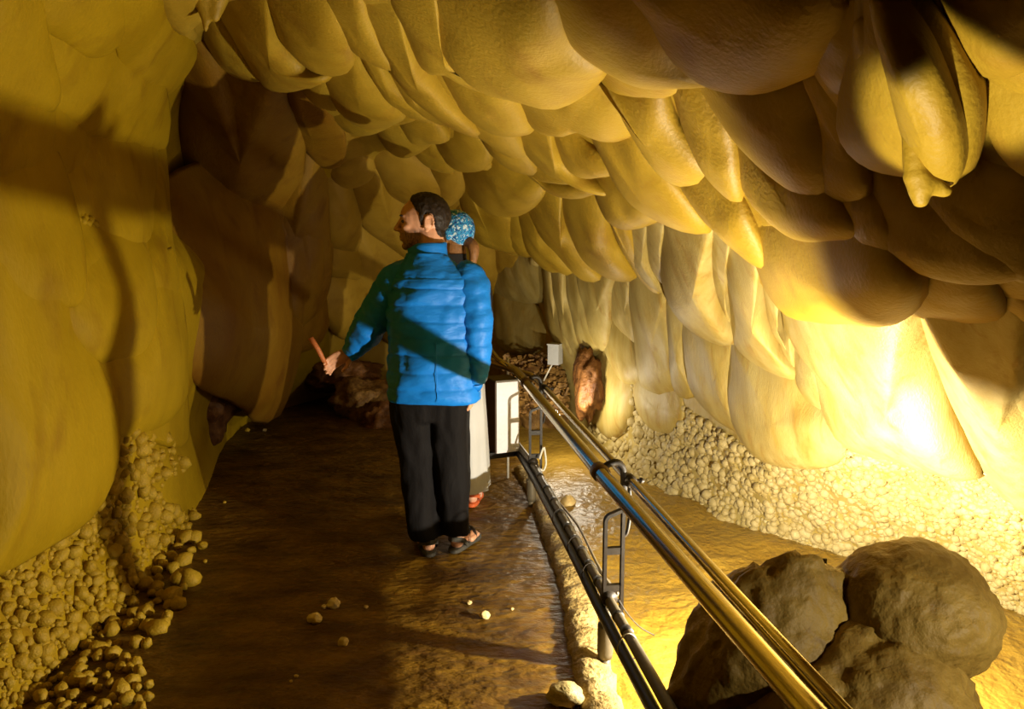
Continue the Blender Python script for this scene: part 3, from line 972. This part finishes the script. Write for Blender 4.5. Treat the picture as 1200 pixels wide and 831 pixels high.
# small galvanised junction box on the rubble
JB = empty('junction_box', at(648, 428, 6.25), math.radians(-25))
tag(JB, 'small galvanised junction box standing on the rubble by the ribbed wall', 'box')
MB().box((0, .05, .085), (.095, .10, .165)).build('body', M['galv'], JB, False)
MB().box((0, .0485, .17), (.105, .115, .010)).build('lid', M['galv'], JB, False)
MB().tube([(-.02, .03, .0), (-.05, .02, -.06), (-.09, .02, -.14)], .007, 8).build('cable', M['whitecable'], JB)
h, n = cast(573, 297)
WD = empty('wall_marker', Vector(h) + Vector(n) * .05)
tag(WD, 'small round grey disc fixed to the far wall right of the headscarf', 'marker')
q = Vector((0, -1, 0)).to_track_quat('Z', 'Y').to_matrix()
MB().tube([(0, .03, 0), (0, -.02, 0), (0, -.03, 0)], [.055, .055, .045], 18).build('disc', M['galv'], WD)
MB().tube([(0, 0, -.05), (.0, 0, -.13)], [.018, .012], 10).build('stem', M['galv'], WD)

# ------------------------------------------------------------------ people
def skin_mat(name, c, beard=(0.10, 0.05, 0.03)):
    m, nt, b = nodes(name)
    N, L = nt.nodes.new, nt.links.new
    at_ = N('ShaderNodeAttribute'); at_.attribute_name = 'beard'
    n = N('ShaderNodeTexNoise'); n.inputs['Scale'].default_value = 90
    mul = N('ShaderNodeMath'); mul.operation = 'MULTIPLY'
    L(at_.outputs['Fac'], mul.inputs[0]); L(n.outputs[0], mul.inputs[1])
    mx = N('ShaderNodeMixRGB'); mx.inputs[1].default_value = (*c, 1); mx.inputs[2].default_value = (*beard, 1)
    L(mul.outputs[0], mx.inputs[0]); L(mx.outputs[0], b.inputs['Base Color'])
    b.inputs['Roughness'].default_value = .5
    return m
def fabric(name, c, rough=.5, spec=.4, fq=26, bump=.5, stretch=(1, 1, 1), dist=.012, sheen=0):
    m, nt, b = nodes(name)
    N, L = nt.nodes.new, nt.links.new
    tc = N('ShaderNodeTexCoord'); mp = N('ShaderNodeMapping'); mp.inputs['Scale'].default_value = stretch
    L(tc.outputs['Object'], mp.inputs[0])
    n = N('ShaderNodeTexNoise'); n.inputs['Scale'].default_value = fq; n.inputs['Detail'].default_value = 5; n.inputs['Distortion'].default_value = .4
    L(mp.outputs[0], n.inputs['Vector'])
    bp = N('ShaderNodeBump'); bp.inputs['Strength'].default_value = bump; bp.inputs['Distance'].default_value = dist
    L(n.outputs[0], bp.inputs['Height']); L(bp.outputs[0], b.inputs['Normal'])
    b.inputs['Base Color'].default_value = (*c, 1)
    b.inputs['Roughness'].default_value = rough
    b.inputs['Specular IOR Level'].default_value = spec
    return m
M['skin'] = skin_mat('skin', (.60, .30, .17))
M['skin2'] = skin_mat('skin_fair', (.66, .36, .22))
M['jacket'] = fabric('blue_nylon', (.005, .17, .60), .52, .3, 22, .35, (1, 1, 2.2), .010)
M['trouser'] = fabric('black_cotton', (.006, .005, .005), .8, .12, 14, .5, (1, 1, .35), .02)
M['skirt'] = fabric('pale_grey_cotton', (.56, .56, .55), .8, .2, 14, .4, (1, 1, .3), .02)
M['greytop'] = fabric('grey_fleece', (.20, .20, .18), .85, .2, 20, .4)
M['darktop'] = fabric('black_fleece', (.02, .018, .018), .85, .2, 20, .4)
M['hair'] = fabric('dark_brown_hair', (.016, .009, .005), .55, .3, 120, .8, (1, 1, .3), .006)
M['hair2'] = fabric('light_brown_hair', (.26, .12, .04), .5, .4, 120, .8, (1, 1, .3), .006)
M['sandal'] = plain('dark_sandal', (.05, .045, .035), .7, 0, .3)
M['sandal2'] = plain('orange_sandal', (.62, .12, .03), .6, 0, .3)
M['eye'] = plain('eye', (.03, .02, .015), .2, 0, .5)
M['collar_in'] = fabric('dark_red_lining', (.10, .012, .012), .8, .2)
# blue and white patterned headscarf
m, nt, b = nodes('patterned_scarf')
tc = nt.nodes.new('ShaderNodeTexCoord'); vo = nt.nodes.new('ShaderNodeTexNoise')
vo.inputs['Scale'].default_value = 55; vo.inputs['Detail'].default_value = 3; vo.inputs['Distortion'].default_value = 1.2
rpn = nt.nodes.new('ShaderNodeValToRGB'); rpn.color_ramp.interpolation = 'CONSTANT'
rpn.color_ramp.elements[0].color = (.01, .08, .30, 1)
rpn.color_ramp.elements[1].color = (.62, .80, .90, 1); rpn.color_ramp.elements[1].position = .585
e = rpn.color_ramp.elements.new(.44); e.color = (.03, .33, .66, 1)
e = rpn.color_ramp.elements.new(.53); e.color = (.015, .14, .42, 1)
nt.links.new(tc.outputs['Object'], vo.inputs['Vector']); nt.links.new(vo.outputs[0], rpn.inputs[0]); nt.links.new(rpn.outputs[0], b.inputs['Base Color'])
b.inputs['Roughness'].default_value = .8
M['scarf'] = m

def head_frame(yaw, tilt=0.0):
    f = Vector((math.sin(yaw), math.cos(yaw), 0)) * math.cos(tilt) + Vector((0, 0, math.sin(tilt)))
    s = f.cross(Vector((0, 0, 1))).normalized()
    u = s.cross(f)
    return Matrix((f, s, u)).transposed()
def add_head(mb, c, R, k):
    c = Vector(c)
    E = lambda p, r, rot=None: mb.ell(c + R @ (Vector(p) * k), Vector(r) * k, R @ rot if rot is not None else R)
    Bn = lambda p, r, p2, r2: mb.bone(c + R @ (Vector(p) * k), r * k, c + R @ (Vector(p2) * k), r2 * k)
    E((-.012, 0, .035), (.100, .077, .092)); E((.03, 0, .03), (.068, .066, .072))
    E((.036, 0, -.032), (.058, .058, .075)); E((.028, 0, -.072), (.058, .052, .040)); E((.072, 0, -.094), (.022, .026, .019))
    E((.05, .034, -.05), (.03, .022, .045)); E((.05, -.034, -.05), (.03, .022, .045))
    E((.076, 0, .034), (.020, .052, .013)); E((.062, .036, -.012), (.026, .022, .02)); E((.062, -.036, -.012), (.026, .022, .02))
    Bn((.088, 0, .024), .010, (.113, 0, -.018), .012); E((.116, 0, -.022), (.012, .012, .010))
    E((.103, .011, -.027), (.012, .009, .008)); E((.103, -.011, -.027), (.012, .009, .008))
    E((.089, 0, -.040), (.012, .02, .012)); E((.092, 0, -.054), (.012, .023, .0065)); E((.090, 0, -.066), (.012, .02, .008))
    for sg in (-1, 1):
        tilt = Matrix.Rotation(-.2, 3, 'Y') @ Matrix.Rotation(sg * .35, 3, 'Z')
        E((-.026, sg * .076, .000), (.021, .008, .032), tilt)
        for a in np.linspace(-.6, 3.6, 10):
            E((-.030 + .018 * math.cos(a), sg * .083, .006 + .027 * math.sin(a)), (.006, .006, .006))
        E((-.018, sg * .080, -.028), (.009, .006, .010))
def add_hand(mb, wrist, d, palm, s, k=1.0, curl=.5):
    """d finger direction, palm normal, thumb side vector = d x palm * s"""
    d = Vector(d).normalized(); n = Vector(palm).normalized(); n = (n - d * n.dot(d)).normalized()
    t = d.cross(n) * s
    w_ = Vector(wrist)
    Rm = Matrix((t, n, d)).transposed()
    mb.ell(w_ + d * .05 * k, (.040 * k, .016 * k, .055 * k), Rm)
    for i, (off, ln) in enumerate(((.030, .075), (.010, .084), (-.011, .078), (-.031, .060))):
        p = w_ + d * .088 * k + t * off * k
        c1 = d * math.cos(curl * .5) + n * math.sin(curl * .5)
        c2 = d * math.cos(curl * 1.3) + n * math.sin(curl * 1.3)
        c3 = d * math.cos(curl * 1.9) + n * math.sin(curl * 1.9)
        p1 = p + c1 * ln * .48 * k; p2 = p1 + c2 * ln * .30 * k; p3 = p2 + c3 * ln * .22 * k
        mb.bone(p - d * .02 * k, .0095 * k, p1, .0085 * k); mb.bone(p1, .0085 * k, p2, .008 * k); mb.bone(p2, .008 * k, p3, .007 * k)
    p = w_ + d * .022 * k + t * .03 * k
    p1 = p + (t * .6 + d * .75 + n * .25).normalized() * .042 * k
    p2 = p1 + (t * .15 + d * .95 + n * .35).normalized() * .034 * k
    mb.bone(p, .014 * k, p1, .011 * k); mb.bone(p1, .0105 * k, p2, .0085 * k)
def add_foot(mb, ankle, yaw, k=1.0):
    f = Vector((math.sin(yaw), math.cos(yaw), 0)); s = Vector((f.y, -f.x, 0)); a = Vector(ankle); g = Vector((a.x, a.y, 0))
    mb.bone(a, .042 * k, g - f * .03 * k + Vector((0, 0, .042)), .033 * k)
    mb.bone(g - f * .035 * k + Vector((0, 0, .045)), .031 * k, g + f * .09 * k + Vector((0, 0, .042)), .03 * k)
    mb.bone(g + f * .03 * k + Vector((0, 0, .06)), .03 * k, g + f * .13 * k + Vector((0, 0, .036)), .022 * k)
    for i, (o_, ln) in enumerate(((-.034, .055), (-.013, .052), (.005, .047), (.022, .04), (.037, .032))):
        p = g + f * (.12 - abs(o_) * .3) * k + s * o_ * k + Vector((0, 0, .030))
        mb.bone(p - f * .05 * k, .016 * k, p + f * ln * k, .0095 * k)
def sandals(parent, ankle, yaw, mat, k=1.0):
    f = Vector((math.sin(yaw), math.cos(yaw), 0)); s = Vector((f.y, -f.x, 0)); g = Vector((ankle[0], ankle[1], 0))
    root = empty('sandal'); root.parent = parent; root.location = g
    out = catmull([(-.085, -.02), (-.085, .02), (-.03, .037), (.06, .042), (.14, .05), (.185, .02), (.19, -.02), (.15, -.05), (.06, -.045), (-.03, -.038)], 40, True)
    R = [[f * p[0] * k * sc + s * p[1] * k * sc + Vector((0, 0, z)) for p in out] for z, sc in ((.0, .97), (.004, 1.02), (.018, 1.02), (.022, .98))]
    MB().rings(R).build('sole', mat, root)
    def strap(pts, wd):
        mb = MB()
        P = catmull([tuple(x) for x in pts], 16)
        rr = [[Vector(p) + Vector((0, 0, dz)) + f * df for dz, df in ((-wd, -.003), (-wd, .003), (wd, .003), (wd, -.003))] for p in P]
        mb.rings(rr).build('strap', mat, root, False)
    Z = lambda z: Vector((0, 0, z))
    strap([s * -.042 * k + f * .01 + Z(.02), s * -.045 * k - f * .04 + Z(.06), -f * .082 * k + Z(.075), s * .045 * k - f * .04 + Z(.06), s * .042 * k + f * .01 + Z(.02)], .012)
    strap([s * -.044 * k + f * .03 + Z(.02), s * -.035 * k + f * .045 + Z(.085), f * .05 + Z(.105), s * .035 * k + f * .045 + Z(.085), s * .044 * k + f * .03 + Z(.02)], .012)
    strap([s * -.05 * k + f * .10 + Z(.02), s * -.035 * k + f * .105 + Z(.058), f * .11 + Z(.07), s * .035 * k + f * .105 + Z(.058), s * .05 * k + f * .10 + Z(.02)], .012)
def shell_from(body, mask, off, name, mat, parent, rough=.0):
    me = body.data
    n = len(me.vertices)
    co = np.zeros(n * 3); me.vertices.foreach_get('co', co); co = co.reshape(-1, 3)
    no = np.zeros(n * 3); me.vertices.foreach_get('normal', no); no = no.reshape(-1, 3)
    mk = mask(co)
    fs = [tuple(p.vertices) for p in me.polygons if all(mk[i] > 0 for i in p.vertices)]
    used = sorted({i for q in fs for i in q})
    mp = {i: j for j, i in enumerate(used)}
    V = co[used] + no[used] * (off * np.clip(mk[used], 0, 1) ** .6)[:, None]
    if rough:
        V = np.array([v + nn * rough * noise.fractal(Vector(v) * 60, .8, 2, 3) for v, nn in zip(V, no[used])])
    return mesh_obj(name, V, [tuple(mp[i] for i in q) for q in fs], mat, parent)

def ringloft(sections, n=56, power=2.6):
    """sections: (cx, cy, z, half width, half depth)"""
    R = []
    for cx, cy, z, a, b in sections:
        ring = []
        for j in range(n):
            t = 2 * math.pi * j / n
            c, s_ = math.cos(t), math.sin(t)
            ring.append(Vector((cx + a * math.copysign(abs(c) ** (2 / power), c), cy + b * math.copysign(abs(s_) ** (2 / power), s_), z)))
        R.append(ring)
    return R
def interp_sections(tab, step):
    tab = np.array(tab, float)
    P = catmull(tab, int((tab[-1][2] - tab[0][2]) / step) if tab[-1][2] > tab[0][2] else int((tab[0][2] - tab[-1][2]) / step))
    return P
def puffy_sleeve(path, radii, pitch, amp, seed):
    P = catmull(np.c_[np.array(path, float), np.array(radii, float)], 90)
    pts = [Vector(p[:3]) for p in P]
    R, up, dist = [], None, 0
    for i, p in enumerate(pts):
        t = (pts[min(i + 1, len(pts) - 1)] - pts[max(i - 1, 0)]).normalized()
        if i: dist += (p - pts[i - 1]).length
        if up is None: up = Vector((0, -1, 0))
        a = t.cross(up).normalized(); up = a.cross(t).normalized()
        pf = amp * abs(math.sin(math.pi * dist / pitch)) ** .4
        ring = []
        for k_ in range(40):
            th = 2 * math.pi * k_ / 40
            dr = a * math.cos(th) + up * math.sin(th)
            q_ = p + dr * P[i][3]
            ring.append(p + dr * (P[i][3] + pf + .010 * noise.fractal(q_ * 11 + Vector((seed, 0, 0)), .8, 2, 3)))
        R.append(ring)
    return MB().rings(R)

# ---- the man
fp = onfloor(519, 646, 0)
MAN = empty('person', (fp[0], fp[1], 0.005))
tag(MAN, 'person in a quilted blue jacket and black trousers, back turned, head in profile', 'person')
HC = Vector((-.075, .02, 1.655)); HR = head_frame(math.radians(-93)); HK = 1.13
mb = MB()
add_head(mb, HC, HR, HK)
mb.bone((-.05, .0, 1.40), .075, HC + Vector((.02, 0, -.10)), .066)
mb.bone((-.05, .0, 1.44), .07, HC + Vector((.03, .0, -.04)), .07)
for a, ra, b_, rb in (((-.03, 0, 1.0), .13, (-.03, 0, 1.28), .135), ((-.17, 0, 1.37), .065, (.13, 0, 1.37), .065), ((-.03, 0, 1.28), .13, (-.05, 0, 1.42), .07),
                      ((-.13, 0, .93), .105, (.05, 0, .93), .105),
                      ((-.14, 0, .9), .085, (-.12, .02, .48), .055), ((-.12, .02, .48), .052, (-.075, -.01, .09), .036),
                      ((.045, 0, .9), .085, (.05, .02, .48), .055), ((.05, .02, .48), .052, (.08, 0.03, .09), .036),
                      ((.16, -.02, 1.38), .055, (.185, -.06, 1.12), .043), ((.185, -.06, 1.12), .041, (.175, -.05, .885), .028),
                      ((-.20, 0, 1.38), .055, (-.33, .05, 1.19), .043), ((-.33, .05, 1.19), .041, (-.46, .10, 1.02), .028)):
    mb.bone(a, ra, b_, rb)
add_hand(mb, (.172, -.05, .885), (-.12, .08, -1), (-1, .2, 0), 1, 1.05, .55)
LW = Vector((-.465, .10, 1.015))
add_hand(mb, LW, (-.85, .12, -.45), (.1, -.9, -.5), -1, 1.05, .75)
add_foot(mb, (-.075, -.005, .09), math.radians(-14)); add_foot(mb, (.085, .035, .09), math.radians(24))
body = mb.build('body', M['skin'], MAN)
remesh(body, .0048, 3)
def head_local(co, c, R, k):
    return ((co - np.array(c)) @ np.array(R)) / k
def man_hair(co):
    q_ = head_local(co, HC, HR, HK)
    f_, s_, u_ = q_.T
    line = np.interp(f_, [-.2, -.075, -.06, -.048, -.026, -.010, -.004, .008, .013, .026, .045, .058, .066], [-.068, -.060, -.045, -.005, .036, .034, -.012, -.008, .040, .054, .085, .108, .3])
    r = (u_ - line) / .045
    r = np.where((np.abs(s_) > .0805) & (u_ < .04), -1, r)
    r = np.where(u_ < -.09, -1, r)
    r = np.where(np.abs(q_).max(1) > .2, -1, r)
    return r
hair = shell_from(body, man_hair, .010, 'hair', M['hair'], MAN, .003)
co = np.zeros(len(body.data.vertices) * 3); body.data.vertices.foreach_get('co', co); co = co.reshape(-1, 3)
q_ = head_local(co, HC, HR, HK)
jaw = np.clip((-.012 - q_[:, 2] - .25 * np.clip(q_[:, 0] - .03, 0, 1) * 0) / .02, 0, 1) * np.clip((q_[:, 0] + .005) / .015, 0, 1) * (np.abs(q_).max(1) < .2) * (q_[:, 2] > -.125)
jaw *= (1 - np.exp(-((q_[:, 0] - .095) ** 2 + (q_[:, 2] + .06) ** 2) / .0002) * .6)
jaw *= 1 - np.clip((q_[:, 2] + .04) / .02, 0, 1) * np.clip((q_[:, 0] - .035) / .02, 0, 1)
body.data.attributes.new('beard', 'FLOAT', 'POINT').data.foreach_set('value', jaw.astype(np.float32) * 1.5)
for sg in (-1, 1):
    MB().ell(HC + HR @ (Vector((.082, sg * .033, .010)) * HK), (.011, .011, .008), HR).build('eye', M['eye'], MAN)
    MB().ell(HC + HR @ (Vector((.090, sg * .034, .034)) * HK), (.009, .026, .005), HR).build('eyebrow', M['hair'], MAN)
# jacket body
tab = [(-.035, 0, .792, .205, .135), (-.035, 0, .80, .220, .150), (-.033, 0, .90, .222, .155), (-.03, 0, 1.0, .217, .150), (-.03, 0, 1.1, .218, .150), (-.03, 0, 1.2, .220, .152), (-.035, 0, 1.3, .222, .15), (-.038, 0, 1.37, .212, .142), (-.04, 0, 1.425, .180, .125), (-.045, 0, 1.465, .135, .108), (-.05, 0, 1.50, .102, .098), (-.055, 0, 1.515, .09, .092)]
secs = interp_sections(tab, .004)
R = ringloft(secs, 72, 2.5)
for i, ring in enumerate(R):
    z = secs[i][2]
    pf = .012 * abs(math.sin(math.pi * (z - .79) / .080)) ** .35 if z < 1.40 else .008
    c = Vector((secs[i][0], secs[i][1], z))
    for j, p in enumerate(ring):
        d_ = (p - c); d_.z = 0; d_.normalize()
        a = pf + .016 * noise.fractal(p * 6, .9, 2, 3) + .006 * noise.fractal(Vector((p.x * 30, p.y * 30, p.z * 14)), .8, 2, 3)
        ring[j] = p + d_ * a + Vector((0, 0, .010 * noise.noise(p * 5)))
jk = MB().rings(R).build('jacket', M['jacket'], MAN)
MB().tube([(-.0, -.173, .81), (-.002, -.172, 1.0), (-.004, -.172, 1.1)], .0018, 5).build('seam', M['jacket'], jk)
# collar standing round the neck, open to the front
col = []
for k_, (z, a, b_) in enumerate(((1.475, .118, .106), (1.51, .100, .098), (1.54, .094, .094), (1.562, .096, .096), (1.565, .088, .088), (1.53, .084, .084), (1.48, .09, .088))):
    ring = []
    for j in range(48):
        t = 2 * math.pi * j / 48
        p = Vector((-.055 + a * math.cos(t), b_ * math.sin(t), z - .03 * max(0, -math.cos(t)) ** 2))
        ring.append(p + Vector((0, 0, .006 * noise.noise(p * 18))))
    col.append(ring)
MB().rings(col, False).build('collar', M['jacket'], jk)
puffy_sleeve([(.10, -.005, 1.42), (.150, -.03, 1.39), (.175, -.055, 1.25), (.185, -.07, 1.12), (.185, -.06, 1.0), (.176, -.05, .90), (.175, -.05, .892)], [.055, .078, .080, .072, .066, .052, .044], .075, .005, 1).build('sleeve', M['jacket'], jk)
puffy_sleeve([(-.12, -.0, 1.415), (-.185, .0, 1.385), (-.265, .02, 1.28), (-.33, .045, 1.19), (-.39, .07, 1.10), (-.452, .092, 1.028), (-.456, .094, 1.022)], [.06, .090, .093, .086, .072, .050, .042], .075, .005, 5).build('sleeve', M['jacket'], jk)
for (p0, p1, r) in (((.1755, -.05, .905), (.175, -.05, .885), .050), ((-.44, .088, 1.045), (-.462, .097, 1.012), .050)):
    MB().tube([p0, p1], r, 24).build('cuff', M['jacket'], jk)
# trousers: hips and both legs in one piece
mb = MB()
mb.rings(ringloft(interp_sections([(-.05, 0, .70, .185, .12), (-.05, 0, .78, .195, .125), (-.04, 0, .88, .19, .125), (-.035, 0, .96, .18, .12)], .02), 48))
mb.rings(ringloft(interp_sections([(-.148, 0, .80, .10, .12), (-.143, .0, .68, .100, .115), (-.132, .01, .50, .090, .10), (-.118, .0, .30, .083, .095), (-.095, -.005, .12, .080, .095), (-.088, .01, .075, .080, .090)], .02), 48))
mb.rings(ringloft(interp_sections([(.045, 0, .80, .10, .12), (.045, .0, .68, .096, .115), (.052, .01, .50, .086, .10), (.060, .0, .30, .080, .095), (.068, .01, .12, .076, .092), (.072, .03, .085, .076, .088)], .02), 48))
tr = remesh(mb.build('trousers', M['trouser'], MAN), .011, 3)
for v in tr.data.vertices:
    p = v.co
    if p.z > .06:
        e_ = .013 * noise.fractal(Vector((p.x * 9, p.y * 9, p.z * 3.5)), .9, 2, 3)
        v.co = p + v.normal * e_
sandals(MAN, (-.075, -.005), math.radians(-14), M['sandal']); sandals(MAN, (.085, .035), math.radians(24), M['sandal'])
# stick in the outstretched hand
hw = Vector(MAN.location) + LW + Vector((-.07, -.0, -.05))
tag(MB().tube([at(382, 428, hw.y - .02), at(373, 410, hw.y - .03), at(364, 396, hw.y - .04)], [.011, .013, .014], 10).build('stick', plain('orange_wood', (.42, .12, .03), .6)), 'short orange-brown stick at the outstretched hand of the blue jacket', 'stick')

# ---- the woman behind him
fw_ = onfloor(538, 592, 0)
WO = empty('person', (-.335, fw_[1] + .02, 0.005))
tag(WO, 'person in a patterned blue headscarf, dark top and pale skirt behind the blue jacket', 'person')
WC = Vector((.0, .0, 1.60)); WRm = head_frame(math.radians(-50)); WK = 1.05
mb = MB()
add_head(mb, WC, WRm, WK)
for a, ra, b_, rb in (((0, -.01, 1.36), .06, WC + Vector((.01, -.01, -.06)), .055), ((0, 0, .98), .11, (0, 0, 1.22), .11), ((-.11, 0, 1.32), .05, (.11, 0, 1.32), .05), ((0, 0, 1.2), .11, (0, 0, 1.34), .06),
                      ((-.08, 0, .92), .10, (.08, 0, .92), .10), ((-.08, 0, .9), .08, (-.08, .01, .48), .05), ((-.08, .01, .48), .048, (-.08, 0, .09), .034), ((.08, 0, .9), .08, (.08, .01, .48), .05), ((.08, .01, .48), .048, (.10, 0, .09), .034),
                      ((.14, 0, 1.32), .045, (.15, .03, 1.07), .036), ((.15, .03, 1.07), .035, (.07, .20, .98), .025), ((-.14, 0, 1.32), .045, (-.15, .03, 1.07), .036), ((-.15, .03, 1.07), .035, (-.07, .20, .98), .025)):
    mb.bone(a, ra, b_, rb)
add_hand(mb, (.07, .20, .98), (-.8, .6, -.1), (0, -.4, -1), 1, .9, .5); add_hand(mb, (-.07, .20, .98), (.8, .6, -.1), (0, -.4, -1), -1, .9, .5)
add_foot(mb, (-.08, 0, .09), math.radians(-5), .92); add_foot(mb, (.10, 0, .09), math.radians(5), .92)
wb = remesh(mb.build('body', M['skin2'], WO), .0065, 3)
def scarf_mask(co):
    q_ = head_local(co, WC, WRm, WK); f_, s_, u_ = q_.T
    line = np.interp(f_, [-.2, -.09, -.03, .05, .09], [-.07, -.06, -.01, .05, .07])
    return np.where(np.abs(q_).max(1) < .2, (u_ - line) / .01, -1)
shell_from(wb, scarf_mask, .018, 'headscarf', M['scarf'], WO, .004)
def whair(co):
    q_ = head_local(co, WC, WRm, WK); f_, s_, u_ = q_.T
    return np.where((np.abs(q_).max(1) < .2) & (f_ < -.02) & (u_ > -.13), (.0 - u_ + .02) / .02, -1)
shell_from(wb, whair, .007, 'hair', M['hair2'], WO, .002)
bk = WC + WRm @ Vector((-.11, 0, -.04))
pt = catmull([tuple(bk + Vector(o_)) for o_ in ((-.02, .03, .02), (.03, -.03, -.015), (.035, -.045, -.08), (.02, -.04, -.15))], 20)
MB().tube(pt, list(np.interp(np.linspace(0, 1, len(pt)), [0, .4, 1], [.030, .033, .012])), 12).build('ponytail', M['hair2'], WO)
secs = interp_sections([(0, 0, .86, .165, .13), (0, 0, 1.0, .155, .12), (0, 0, 1.15, .165, .125), (0, 0, 1.28, .185, .12), (0, 0, 1.36, .165, .10), (0, 0, 1.42, .095, .085), (0, -.005, 1.47, .074, .074), (0, -.005, 1.50, .072, .072)], .015)
tp = MB().rings(ringloft(secs, 40)).build('top', M['darktop'], WO)
for sg in (-1, 1):
    puffy_sleeve([(sg * .12, 0, 1.33), (sg * .155, 0, 1.28), (sg * .165, .03, 1.08), (sg * .12, .13, 1.0), (sg * .085, .19, .985)], [.05, .062, .052, .046, .038], .1, .0, 3 + sg).build('sleeve', M['darktop'], tp)
MB().rings(ringloft(interp_sections([(0, 0, .76, .188, .15), (0, 0, .80, .192, .155), (0, 0, .90, .172, .14)], .01), 40)).build('waist_wrap', M['greytop'], WO)
R = ringloft(interp_sections([(0, 0, .115, .195, .17), (0, 0, .13, .198, .172), (0, 0, .35, .190, .165), (0, 0, .6, .178, .15), (0, 0, .8, .165, .135), (0, 0, .92, .14, .12)], .012), 64)
for ring in R:
    for j, p in enumerate(ring):
        t = 2 * math.pi * j / 64
        a = .012 * math.sin(9 * t + 1.5 * math.sin(2 * t)) * max(0, (.9 - p.z))
        ring[j] = p + Vector((math.cos(t), math.sin(t), 0)) * a
MB().rings(R).build('skirt', M['skirt'], WO)
sandals(WO, (-.08, 0), math.radians(-5), M['sandal2'], .92); sandals(WO, (.10, 0), math.radians(5), M['sandal2'], .92)
